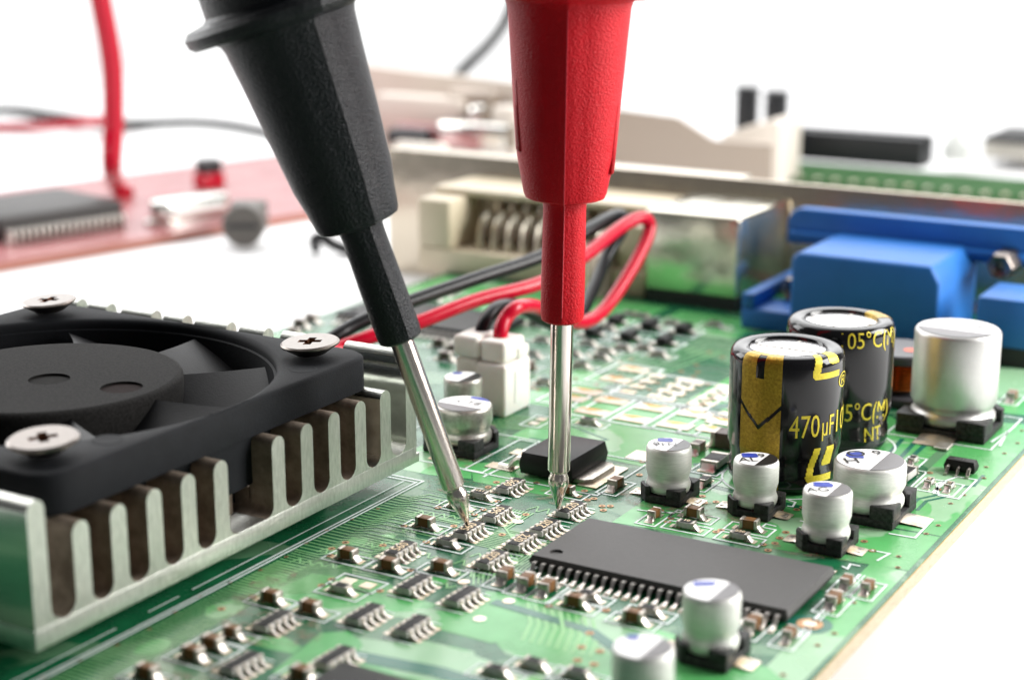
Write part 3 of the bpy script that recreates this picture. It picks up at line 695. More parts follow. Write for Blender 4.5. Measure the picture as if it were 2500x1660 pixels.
can_cap('small silver can capacitor at the far corner of the big chip', -4.505, 12.86, .41, .50, 0, 'ink_grey', 'can', [('AG', .14, -.3, -.35, .6)], (-.35, .35, .40, .30, .5))
can_cap('wide silver can capacitor right of the gold striped capacitor, lettered O9', -4.46, 13.80, .63, .49, 0, 'ink_grey', 'can', [('H', .20, -.4, -.4, .6), ('O', .22, -.5, .25, .6), ('9', .18, -.02, .62, .6)], (-.5, .12, .24, .26, .5), base_h=.19)
can_cap('silver can capacitor in the foreground before the big chip pins', -4.46, 10.40, .42, .505, 0, 'ink_grey', 'can', [], (-.45, .35, .42, .2, .6))
can_cap('nearest blurred silver can capacitor cut by the bottom edge', -4.47, 9.32, .41, .50, 0, 'ink_grey', 'can', [], (-.6, .45, .22, .2, .3))
can_cap('small silver can capacitor half hidden beside the white connector', -8.93, 14.23, .40, .50, 0, 'ink_black', 'can_old', [], (-.55, .35, .25, .2, .5))
can_cap('wide low silver can capacitor right of the black probe shaft, worn sides', -8.50, 13.56, .56, .45, -math.pi/2, 'ink_grey', 'can_old', [('CT8', .15, -.15, .1, math.pi/2)], (-.75, .25, .12, .45, 0), base_h=.17)
can_cap('large grey can capacitor on a thick black base at the right', -4.555, 16.68, .86, 1.04, -math.pi*.5, 'ink_grey', 'can_matte', [('220 16', .14, -.35, .05, math.pi/2)], None, base_h=.2, text_mat='ink_grey')

# ================================================================== black and gold radial capacitors
def gold_cap(label, cx, cy, Rr, H, masks, texts):
    t = thing('radial_capacitor', label, 'capacitor', (cx, cy, 0), 0, 'tall black capacitors with gold print')
    prof = [(Rr*.8, .02), (Rr*.9, .03), (Rr*.955, .08), (Rr*.965, .2), (Rr*.94, .27), (Rr*.965, .34), (Rr, .42), (Rr, H-.10), (Rr*.985, H-.055), (Rr*.95, H-.02), (Rr*.89, H-.003), (Rr*.82, H), (Rr*.70, H-.004), (Rr*.67, H-.012), (Rr*.665, H-.05)]
    MB().lathe(prof, 64).build('sleeve', 'sleeve_black', t, angle=70)
    top = MB().disc(Rr*.667, H-.035, 48).build('vent_top', 'vent', t, smooth=False)
    gr = MB(); gr.box(-Rr*.6, Rr*.6, -.012, .012, H-.0345, H-.031); gr.box(-.012, .012, -Rr*.6, -.0125, H-.0345, H-.031); gr.box(-.012, .012, .0125, Rr*.6, H-.0345, H-.031)
    gr.build('vent_score', 'can_old', top, smooth=False); 
    # arc length along the profile
    S = [0.0]
    for a, b in zip(prof, prof[1:]): S.append(S[-1]+math.hypot(b[0]-a[0], b[1]-a[1]))
    zs = next(i for i, q in enumerate(prof) if q[1] >= .42)
    def pos(s, th, off=.003):
        i = 0
        while i < len(S)-2 and S[i+1] < s: i += 1
        u = (s-S[i])/(S[i+1]-S[i]); r = prof[i][0]+u*(prof[i+1][0]-prof[i][0]); z = prof[i][1]+u*(prof[i+1][1]-prof[i][1])
        nr, nz = (prof[i+1][1]-prof[i][1]), -(prof[i+1][0]-prof[i][0]); L = math.hypot(nr, nz)
        return ((r+nr/L*off)*math.cos(th), (r+nr/L*off)*math.sin(th), z+nz/L*off)
    front = math.atan2(-cy, -cx); s42 = S[zs]      # facing the viewer's side
    def s_of_z(z): return s42 + (z-.42) if z > .42 else s42-(.42-z)*1.02
    for name, m, t0, t1, z0, z1, fn in masks:
        n1 = int((t1-t0)/1.1); n2 = int((z1-z0)/.011); mb = MB(); idx = {}
        def V(i, j):
            if (i, j) not in idx:
                th = front+R(t0+(t1-t0)*i/n1); idx[(i, j)] = len(mb.v); mb.v.append(pos(s_of_z(z0+(z1-z0)*j/n2), th))
            return idx[(i, j)]
        for i in range(n1):
            for j in range(n2):
                if fn(t0+(t1-t0)*(i+.5)/n1, z0+(z1-z0)*(j+.5)/n2): mb.f.append((V(i, j), V(i+1, j), V(i+1, j+1), V(i, j+1)))
        mb.build(name, m, t, angle=80)
    for (s_, size, d0, d1, z) in texts:
        me = text_mesh(s_, size, 'yellow_print').copy(); xs = [v.co.x for v in me.vertices]; x0, x1 = min(xs), max(xs)
        for v in me.vertices:
            a = front+R(d0+(d1-d0)*(v.co.x-x0)/(x1-x0)); v.co = pos(s_of_z(z+v.co.y), a, .004)
        link('lettering', me, t)
    for k in (-1, 1): MB().tube([(k*.25, 0, .03), (k*.25, 0, -.22)], .03, 8).build('lead', 'tin', t)
    return t
def band(th, z):
    if -31 < th < -21.7 and 1.10 < z < 1.33: return False
    vz = .62 + .009*abs(th+26.5)
    return not (vz < z < vz+.045)
def logo(t0, t1, z0, z1):
    def fn(th, z):
        u = (th-t0)/(t1-t0); v = (z-z0)/(z1-z0); u2 = u - .25*v
        outer = u2 > 0 and v > 0; core = u2 < .22 or v < .2
        inner = (u2 > .45 and v > .42 and (u2-.45)**2+(v-.42)**2 > .0)
        if inner and u2 < .6 and v < .57 and (u2-.6)**2+(v-.57)**2 > .0225: inner = False
        if core and u2 < .2 and v < .2 and (u2-.2)**2+(v-.2)**2 > .04: core = False
        return outer and u < 1 and v < 1 and (core or inner)
    return fn
gold_cap('black capacitor with a gold arrow band, lettered 470 microfarad, in front of its twin', -5.443, 14.26, .523, 1.295,
    [('gold_band', 'gold_print', -48.9, -4.1, .03, 1.46, band), ('emblem', 'yellow_print', 24, 62, 1.10, 1.40, logo(24, 62, 1.10, 1.40)), ('emblem', 'yellow_print', 22, 58, .13, .46, logo(22, 58, .13, .46))],
    [('470', .30, 4.5, 36, .66), ('µF', .27, 39.5, 56, .65), ('10V', .30, 61, 98, .66), ('®', .20, 62, 84, 1.03)])
gold_cap('black capacitor lettered 105°C standing behind the gold banded one', -5.40, 15.56, .523, 1.285,
    [('gold_band', 'gold_print', 100, 140, .03, 1.46, lambda a, b: True), ('emblem', 'yellow_print', -10, 20, 1.36, 1.46, lambda a, b: False)],
    [('105°C(M)', .22, 1, 76, 1.17), ('105°C(M)', .25, -8, 66, .46), ('NT', .2, 33, 58, .22)])

# ================================================================== regulator, transistor, coil
t = thing('voltage_regulator', 'black square regulator with a bright metal tab behind the red probe shaft', 'regulator', (-7.30, 13.46, 0))
X0, X1, Y0, Y1 = -.30, .24, -.35, .36
MB().add([(X0,Y0,.03),(X1,Y0,.03),(X1,Y1,.03),(X0,Y1,.03),(X0-.015,Y0-.01,.12),(X1+.015,Y0-.01,.12),(X1+.015,Y1+.01,.12),(X0-.015,Y1+.01,.12),(X0+.01,Y0+.01,.235),(X1-.01,Y0+.01,.235),(X1-.01,Y1-.01,.235),(X0+.01,Y1-.01,.235)],
    [(3,2,1,0),(0,1,5,4),(1,2,6,5),(2,3,7,6),(3,0,4,7),(4,5,9,8),(5,6,10,9),(6,7,11,10),(7,4,8,11),(8,9,10,11)]).build('body', 'ic_body_dark', t, bevel=.008)
MB().prism([(X1-.02,-.29),(X1+.10,-.29),(X1+.16,-.22),(X1+.16,.22),(X1+.10,.29),(X1-.02,.29)], .012, .055).build('metal_tab', 'tin', t, bevel=.006)
MB().prism([(X1+.05,-.33),(X1+.25,-.33),(X1+.25,.33),(X1+.05,.33)], .006, .014).build('solder_pad', 'pad', t)
for y in (-.23, .23):
    MB().tube(catmull([(X0+.02, y, .12), (X0-.08, y, .12), (X0-.15, y, .06), (X0-.19, y, .015), (X0-.30, y, .012)], 6), .035, 8).build('lead', 'pin', t)
    MB().box(X0-.42, X0-.12, y-.08, y+.08, .005, .012).build('solder_pad', 'pad', t)
p = at(2338, 1160); t = thing('transistor', 'small black transistor with three legs near the right board edge', 'transistor', (p.x, p.y+.1, 0), 0)
MB().add([(-.14,-.06,.02),(.14,-.06,.02),(.14,.07,.02),(-.14,.07,.02),(-.15,-.07,.07),(.15,-.07,.07),(.15,.08,.07),(-.15,.08,.07),(-.13,-.05,.13),(.13,-.05,.13),(.13,.06,.13),(-.13,.06,.13)],
    [(3,2,1,0),(0,1,5,4),(1,2,6,5),(2,3,7,6),(3,0,4,7),(4,5,9,8),(5,6,10,9),(6,7,11,10),(7,4,8,11),(8,9,10,11)]).build('body', 'ic_body_dark', t, bevel=.006)
link('lettering', text_mesh('6217', .07, 'ink_grey'), t, (0, .005, .132))
for x in (-.1, 0, .1): MB().tube([(x, -.06, .07), (x, -.10, .065), (x, -.125, .015), (x, -.17, .012)], .018 if x else .014, 6).build('leg', 'tin', t)
p = at(2198, 988); t = thing('coil', 'copper wound coil with an orange dot behind the black capacitors', 'coil', (p.x-.1, p.y+.25, 0))
MB().prism(rrect(.42, .42, .12), .0, .10).build('base', 'ferrite', t, bevel=.02)
MB().lathe([(.20, .1), (.20, .55)], 24).build('core', 'ferrite', t)
for k in range(7): MB().lathe([(.2, .14+k*.043), (.34, .16+k*.043), (.36, .18+k*.043), (.34, .20+k*.043), (.2, .22+k*.043)], 28).build('winding', 'enamel', t)
MB().lathe([(.0, .46), (.40, .46), (.41, .48), (.41, .54), (.39, .56), (0, .56)], 32).build('top_flange', 'ferrite', t)
MB().disc(.08, .563, 16, (.12, -.05)).build('paint_dot', 'orange_dot', t, smooth=False)

# ---- blurred clusters behind: small transistors and chips
sot = [('body', MB().box(-.13, .13, -.07, .07, .02, .12).mesh('body', 'ic_body_dark', bevel=.012))]
for s, x in ((1, -.09), (1, .09), (-1, 0)): sot.append(('leg', MB().box(x-.03, x+.03, min(s*.06, s*.17), max(s*.06, s*.17), .006, .05).mesh('leg', 'solder', bevel=.014)))
lab = ['left', 'middle', 'right']
for row, pts in enumerate((((690,160),(1060,215),(1430,260)), ((440,290),(830,335),(1225,390)))):
    for i, (x, y) in enumerate(pts):
        p = at(1350+x/4.48, 750+(y+25)/4.48); t = thing('small_transistor', 'blurred black transistor, %s one of three in the %s row behind the bare pads' % (lab[i], ('far', 'near')[row]), 'transistor', (p.x, p.y, 0), math.pi/2, 'blurred black transistors behind the bare pads')
        for n, me in sot: link(n, me, t)
        silkrect(p.x-.2, p.x+.2, p.y-.2, p.y+.2, .03)
ORD = ['first', 'second', 'third', 'fourth', 'fifth', 'sixth', 'seventh', 'eighth', 'ninth', 'tenth', 'eleventh', 'twelfth', 'thirteenth', 'fourteenth']
for i, (x, y) in enumerate(sorted([(840,100),(1770,215),(390,420),(765,470),(1160,540),(525,570),(310,660),(215,530),(580,500),(1000,470),(600,250),(980,120),(1300,200)])):
    chip_at('res', 1350+x/4.48, 750+y/4.48, 'X', 'blurred chip resistor with bright solder among the black transistors, %s from the left' % ORD[i], G3)
for i, (x, y) in enumerate(sorted([(1310,795),(1325,835),(1300,870),(1290,905),(1330,940),(1010,760),(1060,735),(1110,722),(1160,740),(985,745),(1200,720),(1220,760),(1330,760),(1090,770)])):
    chip_at('mlcc_dark' if (x+y) % 2 else 'res', x, y, 'X' if x % 3 else 'Y', 'blurred small part on the board behind the white connector, %s from the left' % ORD[i], G3)
for i, (x, y) in enumerate([(735,800),(762,788),(720,822)]):
    chip_at('mlcc_dark', x, y, 'X', 'blurred brown capacitor at the far left board edge, %s of three' % ('middle', 'farthest', 'nearest')[i], G1)
for i, (x, y) in enumerate([(1075,848),(1110,862),(1090,880)]):
    chip_at('mlcc_dark', x, y, 'X', 'blurred brown capacitor between black probe and white connector, %s of three' % ('farthest', 'middle', 'nearest')[i], G1)
bpart(pads, 'component_pads', 'pad', kind='stuff')

# ================================================================== white two-pin connector
c_ = at(1233, 1022)
t = thing('fan_connector', 'white two pin plug and socket with red and black wires', 'connector', (c_.x-.28, c_.y+.28, 0))
MB().box(-.08, .28, -.28, .26, .0, .56).build('socket', 'nylon', t, bevel=.035, seg=3)
MB().box(-.05, .25, -.24, .20, .561, .80).build('plug', 'nylon', t, bevel=.045, seg=3)
MB().box(.05, .27, .02, .255, .5615, .70).build('latch', 'nylon', t, bevel=.03)
MB().box(-.36, -.085, -.24, .24, .0, .58).build('rear_wall', 'nylon', t, bevel=.04, seg=3)
MB().box(-.38, -.06, -.26, .16, .581, .82).build('rear_lip', 'nylon', t, bevel=.06, seg=3)
MB().box(.281, .288, -.08, .0, .12, .46).build('side_slot', 'nylon', t)

# ================================================================== finned cooler
SX0, SX1 = -12.60, -8.327
hs = thing('heat_sink', 'silver finned heat sink standing at the left under the black fan', 'heat sink', (SX1, 7.7, 0))
def hpart(mb, name, m, parent=hs, **kw):
    mb.v = [(x-SX1, y-7.7, z) for x, y, z in mb.v]; return mb.build(name, m, parent, **kw)
MX = Matrix(((0,0,1,0),(1,0,0,0),(0,1,0,0),(0,0,0,1)))       # (y, z, x) -> xyz
def xprism(poly, x0, x1): return MB().prism(poly, x0, x1, MX)
hpart(xprism([(7.70,.20),(12.50,.20),(12.50,.285),(12.455,.285),(12.455,.355),(7.70,.355)], SX0, SX1), 'base', 'alu', bevel=.006)
chip_pack = MB().box(-11.9, -8.9, 8.4, 11.8, .0, .199); chip_pack.v = [(x+10.4, y-10.1, z) for x, y, z in chip_pack.v]
g = thing('graphics_chip', 'dark chip package squeezed under the heat sink', 'chip', (-10.4, 10.1, 0)); chip_pack.build('package', 'ic_body_dark', g)
fins = [7.782] + [8.186+.3805*k for k in range(5)] + [10.07] + [10.428+.384*k for k in range(5)] + [12.372]
FC = Vector((-10.47, 10.04)); 
for i, y in enumerate(fins):
    hw = .082; outer = i in (0, len(fins)-1); top = 1.29 if outer else 1.015
    yl = (fins[i-1]+y)/2 if i else y-hw; yr = (fins[i+1]+y)/2 if i < len(fins)-1 else y+hw
    def prof(top):
        left = []; right = []
        gl, gr = y-hw-yl, yr-(y+hw); zb = .3552
        if gl > .01: left = [(yl+gl*math.sin(R(a)), zb+gl*.9*(1-math.cos(R(a)))) for a in (0, 20, 45, 70, 90)]
        else: left = [(y-hw, zb)]
        if gr > .01: right = [(yr-gr*math.sin(R(a)), zb+gr*.9*(1-math.cos(R(a)))) for a in (90, 70, 45, 20, 0)]
        else: right = [(y+hw, zb)]
        cap = [(y-hw*math.cos(R(a)), top-hw+hw*math.sin(R(a))) for a in (0, 25, 50, 75, 105, 130, 155, 180)]
        if top < .6: cap = [(y-hw, top), (y+hw, top)]
        return (left + cap + right)[::-1]
    mb = MB()
    if outer:
        segs = [(SX0, -12.35), (-12.2, -11.95), (-11.75, -11.35), (-11.2, -10.95), (-10.8, -10.4), (-10.25, -9.95), (-9.75, -9.3), (-9.02, SX1)] if i else [(SX0, SX1)]
        if i:
            mb = xprism(prof(1.17), SX0, SX1)
            for a, b in segs:
                s = [(y-hw, 1.165)] + [(y-hw*math.cos(R(q)), 1.29-hw+hw*math.sin(R(q))) for q in (0, 30, 60, 90, 120, 150, 180)] + [(y+hw, 1.165)]
                k = xprism(s[::-1], a, b); mb.add(k.v, k.f)
        else: mb = xprism(prof(top), SX0, SX1)
    else:
        dy = abs(y-FC.y); front = SX1 if i != 6 else -8.78
        half = math.sqrt(max(0, 1.93**2-dy*dy)); a, b = FC.x-half, FC.x+half
        if i == 6: front = -8.9
        mb = xprism(prof(top), b, front) if b < front else MB()
        if a > SX0: k = xprism(prof(top), SX0, a); mb.add(k.v, k.f)
        k = xprism(prof(.56), max(SX0, a-.01), min(front, b+.01)); mb.add(k.v, k.f)
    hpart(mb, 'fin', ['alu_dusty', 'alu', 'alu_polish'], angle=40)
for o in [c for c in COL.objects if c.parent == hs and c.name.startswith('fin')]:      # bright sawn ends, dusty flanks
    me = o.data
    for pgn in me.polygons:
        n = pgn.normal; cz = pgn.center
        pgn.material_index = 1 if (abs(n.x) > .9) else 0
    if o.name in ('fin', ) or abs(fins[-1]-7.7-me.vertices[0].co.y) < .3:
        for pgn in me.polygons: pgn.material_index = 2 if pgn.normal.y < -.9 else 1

hpart(MB().box(-8.71, -8.64, 10.14, 10.21, .3555, .92), 'fin_stub', 'alu_dusty', bevel=.01)
# ================================================================== cooling fan
FZ0, FZ1 = 1.022, 1.33; HALF = 1.99
fan = thing('cooling_fan', 'square black cooling fan screwed on top of the heat sink', 'fan', (FC.x, FC.y, FZ0)); FO = (FC.x, FC.y, FZ0)
def fpart(mb, name, m, parent=fan, **kw):
    mb.v = [(x, y, z-FZ0) for x, y, z in mb.v]; return mb.build(name, m, parent, **kw)
n = 128
outer = []
for i in range(n):
    a = 2*math.pi*i/n; c, s = math.cos(a), math.sin(a); rc = .24; k = 1/max(abs(c), abs(s)); x, y = HALF*c*k, HALF*s*k
    if abs(x) > HALF-rc and abs(y) > HALF-rc:      # rounded corner: march along the ray
        lo, hi = 1.5, 3.0
        for _ in range(30):
            mm = (lo+hi)/2; qx, qy = abs(mm*c)-(HALF-rc), abs(mm*s)-(HALF-rc)
            if qx*qx+qy*qy < rc*rc or qx < 0 or qy < 0: lo = mm
            else: hi = mm
        x, y = lo*c, lo*s
    outer.append((x, y))
ringsA = [(1.0, FZ0), (1.0, FZ1-.03), (.992, FZ1-.008), (.985, FZ1)]
mb = MB(); RI = 1.925
for sc, z in ringsA: mb.v += [(x*sc, y*sc, z) for x, y in outer]
for rr, z in ((RI+.05, FZ1), (RI+.015, FZ1-.015), (RI, FZ1-.05), (RI, FZ1-.09), (RI-.02, FZ1-.10), (RI-.02, .60), (RI+.03, .60), (RI+.03, FZ0)):
    mb.v += [(rr*math.cos(2*math.pi*i/n), rr*math.sin(2*math.pi*i/n), z) for i in range(n)]
nr = len(mb.v)//n
for k in range(nr):
    k2 = (k+1) % nr
    for i in range(n): j = (i+1) % n; mb.f.append((k*n+i, k*n+j, k2*n+j, k2*n+i))
fpart(mb, 'frame', 'fan_black', angle=50)
# hub with two round recesses
HR, HZ = 1.135, 1.315; hub = MB()
dA = at(120, 925, HZ).to_2d()-FC; dB = at(297, 945, HZ).to_2d()-FC
oc = [((HR-.05)*math.cos(2*math.pi*i/72), (HR-.05)*math.sin(2*math.pi*i/72)) for i in range(72)]
holes = [[(d.x+0.175*math.cos(2*math.pi*i/28), d.y+0.175*math.sin(2*math.pi*i/28)) for i in range(28)] for d in (dA, dB)]
vs, fs = fill_with_holes([oc]+holes, HZ); hub.add(vs, fs)
hub.lathe([(HR-.05, HZ), (HR-.02, HZ-.01), (HR-.004, HZ-.035), (HR, HZ-.07), (HR, .72)], 72); hub.f = [f for f in hub.f if len(f) < 40]
for h in holes:
    hub.add([(x, y, HZ) for x, y in h]+[(x, y, HZ-.02) for x, y in h], [(i, 28+i, 28+(i+1) % 28, (i+1) % 28) for i in range(28)])
hubo = fpart(hub, 'hub', 'hub_black', angle=45)
for d, m in ((dA, 'dimple'), (dB, 'dimple_red')): fpart(MB().disc(.175, HZ-.0195, 28, (d.x, d.y)), 'hub_recess', m, parent=hubo, smooth=False)
NB = 9
bl = MB(); nu, nv = 10, 10; th = .022
for side in (1, -1):
    for i in range(nu+1):
        u = i/nu; r = HR-.02 + (1.86-HR+.02)*u
        for j in range(nv+1):
            v = j/nv; a = .10*u - v*(.52+.06*u); z = 1.245 - .47*v + .05*v*v - .03*u + side*th/2*(.4+.6*math.sin(math.pi*min(1, max(.05, v))))
            bl.v.append((r*math.cos(a), r*math.sin(a), z-FZ0))
S = (nu+1)*(nv+1)
for i in range(nu):
    for j in range(nv):
        a = i*(nv+1)+j; q = (a, a+nv+1, a+nv+2, a+1); bl.f.append(q[::-1]); bl.f.append(tuple(k+S for k in q))
edge = [(i, 0) for i in range(nu+1)]+[(nu, j) for j in range(1, nv+1)]+[(i, nv) for i in range(nu-1, -1, -1)]+[(0, j) for j in range(nv-1, 0, -1)]
E_ = [i*(nv+1)+j for i, j in edge]
for k in range(len(E_)): a, b = E_[k], E_[(k+1) % len(E_)]; bl.f.append((a, b, b+S, a+S))
bm_ = bl.mesh('blade', 'blade_black', angle=50)
bmm = bmesh.new(); bmm.from_mesh(bm_); bmesh.ops.recalc_face_normals(bmm, faces=bmm.faces); bmm.to_mesh(bm_); bmm.free()
ang0 = math.degrees(math.atan2(*(at(652, 907, 1.23).to_2d()-FC).yx))
for k in range(NB): link('blade', bm_, fan, (0, 0, 0), (0, 0, R(ang0+k*360/NB)))
# screws with cross recess
cr = []
cw, cl = .035, .105
for (x, y) in ((cw,cl),(cw,cw),(cl,cw),(cl,-cw),(cw,-cw),(cw,-cl),(-cw,-cl),(-cw,-cw),(-cl,-cw),(-cl,cw),(-cw,cw),(-cw,cl)): cr.append((x, y))
sc = MB(); oc = [(.245*math.cos(2*math.pi*i/40), .245*math.sin(2*math.pi*i/40)) for i in range(40)]
vs, fs = fill_with_holes([oc, cr], .088); sc.add(vs, fs)
sc.lathe([(.14, -.02), (.235, .045), (.262, .062), (.262, .075), (.245, .088)], 40); sc.f = [f for f in sc.f if len(f) < 30]
screw_m = sc.mesh('screw', 'screw_tin', angle=40)
rc_ = MB(); rc_.add([(x, y, .0875) for x, y in cr]+[(x*.7, y*.7, .03) for x, y in cr], [(i, 12+i, 12+(i+1) % 12, (i+1) % 12) for i in range(12)]+[tuple(range(12, 24))])
rec_m = rc_.mesh('cross_recess', 'rust', smooth=False)
for sx, sy, rz in ((1.58, 1.60, .35), (1.58, -1.60, .9), (-1.58, 1.60, .2), (-1.58, -1.60, .5)):
    o = link('screw', screw_m, fan, (sx, sy, FZ1-FZ0+.05), (R(2.5), R(-3), rz)); link('cross_recess', rec_m, o)
for sx, sy in ((1.78, 1.22), (1.72, -1.1)):
    fpart(MB().lathe([(.0, FZ1+.002), (.10, FZ1+.002), (.115, FZ1+.004), (.125, FZ1+.0005)], 24, (sx, sy, 0)), 'mould_mark', 'fan_black')
for y0 in (9.86,):
    m = MB().box(-8.88-FC.x, -8.72-FC.x, 9.90-FC.y, 10.335-FC.y, .40, FZ0-.001); fpart(m, 'mounting_leg', 'fan_black', bevel=.01)

# ================================================================== test probes
def probe(name, label, tip, axis, body, seam, ridge, flange_at=4.47, pads_=True, grow=0.0, lift=0.0):
    t = thing(name, label, 'test probe', tip); A = Vector(axis).normalized()
    X = RT - A*RT.dot(A); X.normalize(); Y = A.cross(X)
    t.rotation_euler = Matrix((X, Y, A)).transposed().to_euler()
    MB().lathe([(0, 0), (.012, .002), (.02, .02), (.086, .232), (.09, .245), (.09, .30), (.074, .335), (.072, .352), (.088, .362), (.098, .375), (.099, .45), (.099, 1.9)], 32).build('tip', 'probe_metal', t, angle=30)
    # moulded body: slightly lozenge section with a ridge facing the viewer side
    prof = [(.105, 1.735), (.15, 1.715), (.178, 1.735), (.188, 1.79), (.188, 2.1), (.182, 2.66), (.187, 2.72), (.205, 2.745), (.30, 2.745), (.335, 2.76), (.352, 2.80), (.372, 2.95), (.41, 3.15), (.445, 3.6), (.478, 4.1), (.50, 4.38), (.515, flange_at-.04), (.56, flange_at), (.70, flange_at-.005), (.735, flange_at+.03), (.745, flange_at+.09), (.71, flange_at+.14), (.58, flange_at+.17), (.55, flange_at+.20), (.54, 5.3), (.50, 7.5)]
    prof = [(r*(1+grow*max(0, min(1, (z-2.8)/1.6))), z) for r, z in prof]
    prof = [(r, z+(lift if 2.6 < z < 2.9 else 0)) for r, z in prof]
    n = 64; vs = []; fs = []
    for r, z in prof:
        for i in range(n):
            a = ridge + 2*math.pi*i/n; d = min(i, n-i)*2*math.pi/n; d = min(d, abs(math.pi-d)); ph = R(17)
            k = 1.0 + .065*max(0.0, 1-d/ph) if r > .16 else 1.0
            vs.append((r*k*math.cos(a), r*k*math.sin(a), z))
    for k in range(len(prof)-1):
        for i in range(n): j = (i+1) % n; fs.append((k*n+i, k*n+j, (k+1)*n+j, (k+1)*n+i))
    fs.append(tuple(range((len(prof)-1)*n, len(prof)*n)))
    h = MB().add(vs, fs).build('handle', body, t, angle=17)
    sm = MB()
    for q in (ridge,):
        pts = [((r*1.062)*math.cos(q), (r*1.062)*math.sin(q), z) for r, z in prof if .18 < r and z < flange_at-.05]
        sm.tube(pts, .005, 6)
    sm.build('mould_seam', seam, h)
    for s, z0, z1 in ((1, 3.02, 3.6), (-1, 3.2, 3.8)) if pads_ else ():
        g = MB(); rr = .43
        for i in range(5):
            a = (0 if s > 0 else math.pi)+R(-24+12*i)
            for z in (z0, z1): r = .412+(z-3.15)*.072+.008; g.v.append((r*math.cos(a), r*math.sin(a), z))
        g.f = [(2*i, 2*i+2, 2*i+3, 2*i+1) for i in range(4)]
        o = g.build('grip_pad', body, h); md = o.modifiers.new('thickness', 'SOLIDIFY'); md.thickness = .02
    return t
tr_ = at(1362, 1243); tb_ = at(1142, 1281, .068)
probe('red_test_probe', 'red handled test probe standing upright with its metal tip on the board', tr_, Vector((0, 0, 1))+RT*.0145, 'probe_red', 'probe_red_seam', -1.62, grow=.025, lift=.04)
probe('black_test_probe', 'black handled test probe leaning left with its tip on a resistor array', tb_, (Vector((0, 0, 4.17))-RT*1.385).normalized(), 'probe_black', 'probe_black', -1.08, 4.47, False, .085)

# ================================================================== fan wires
def wire(name, label, cat, pts, r, m, group=None, n=14):
    P = catmull(pts, 12); o = P[0].copy(); mb = MB().tube([p-o for p in P], r, n)
    ob = mb.build(name, m, None, angle=80); ob.location = o; return tag(ob, label, cat, group)
def D_(x, y, d): return atD(x*K, y*K, d)
wire('fan_wire', 'red wire looping from the fan to the white connector', 'wire',
     [Vector((-9.75, 12.6, .75)), D_(760, 815, 17.6), D_(850, 778, 17.8), D_(960, 745, 18.0), D_(1100, 692, 18.4), D_(1247, 652, 18.9), D_(1345, 592, 19.5), D_(1430, 525, 20.1), D_(1482, 502, 20.4), D_(1497, 532, 20.5), D_(1462, 610, 20.2), D_(1400, 705, 19.7), D_(1350, 742, 19.3), D_(1300, 735, 18.9), D_(1240, 708, 18.5), D_(1195, 708, 18.0), D_(1165, 735, 17.9), D_(1154, 770, 17.85), D_(1153, 810, 17.9)], .079, 'wire_red', 'leads of the cooling fan')
wire('fan_wire', 'black wire looping from the fan to the white connector', 'wire',
     [Vector((-10.1, 12.65, .75)), D_(720, 815, 17.6), D_(790, 765, 17.9), D_(860, 730, 18.1), D_(955, 692, 18.4), D_(1100, 642, 18.9), D_(1248, 592, 19.5), D_(1350, 535, 20.0), D_(1425, 496, 20.6), D_(1436, 525, 20.9), D_(1400, 590, 20.8), D_(1370, 660, 20.4), D_(1330, 735, 19.8), D_(1280, 748, 19.3), D_(1200, 708, 18.7), D_(1152, 708, 18.3), D_(1124, 735, 18.1), D_(1110, 770, 18.05), D_(1107, 810, 18.1)], .079, 'wire_black', 'leads of the cooling fan')

# ================================================================== rear bracket and sockets
BRY = 21.95
br = thing('metal_bracket', 'long shiny metal bracket standing along the back edge of the green board', 'bracket', (-10, BRY, TZ))
MB().box(-5.15, 8.2, 0, .1, .02, 2.0).build('plate', 'bracket', br, bevel=.02)
MB().box(-5.15, .8, .1005, .45, 1.93, 2.0).build('top_flange', 'bracket', br, bevel=.02)
# blue video socket
v = thing('video_socket', 'blue plastic video socket with rounded hood behind the tall capacitors', 'socket', (-6.35, 19.4, 0))
arch = [(-1.68, .86), (1.48, .86), (1.48, .2), (1.68, .2)] + [(1.68-.22+.22*math.cos(R(q)), 1.33-.22+.22*math.sin(R(q))) for q in range(0, 91, 15)] + [(-1.68+.22-.22*math.sin(R(q)), 1.33-.22+.22*math.cos(R(q))) for q in range(0, 91, 15)]
MB().prism(arch, 1.42, 1.62, Matrix(((1,0,0,0),(0,0,1,0),(0,1,0,0),(0,0,0,1)))).build('flange', 'vga_blue', v, bevel=.03)
hood = MB(); hood.prism([(-1.06, .02), (.80, .02), (.80, .84), (.68, 1.05), (-.98, 1.05), (-1.06, .97)], 0.0, 1.60, Matrix(((1,0,0,0),(0,0,1,0),(0,1,0,0),(0,0,0,1)))); hood.build('hood', 'vga_blue', v, bevel=.045, seg=3)
MB().box(-1.62, 1.44, 1.32, 1.4195, .93, 1.03).build('ledge', 'vga_blue', v, bevel=.02)
MB().box(-1.72, -1.02, .05, .75, .0, .26).build('side_foot', 'vga_blue', v, bevel=.03); MB().box(-1.72, -1.55, .05, 1.7, .26, .45).build('side_arm', 'vga_blue', v, bevel=.03)
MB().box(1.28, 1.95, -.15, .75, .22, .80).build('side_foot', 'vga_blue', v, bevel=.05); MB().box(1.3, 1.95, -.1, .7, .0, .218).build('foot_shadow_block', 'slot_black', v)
for x in (-1.3, 1.24):
    M_ = Matrix(((1,0,0,x),(0,0,1,1.0 if x > 0 else .75),(0,1,0,.93 if x > 0 else .40),(0,0,0,1)))
    MB().lathe([(.05, .02), (.07, -.03), (.15, -.05), (.17, -.02), (.17, .6)], 6, M=M_).build('screw_nut', 'screw_tin', v)
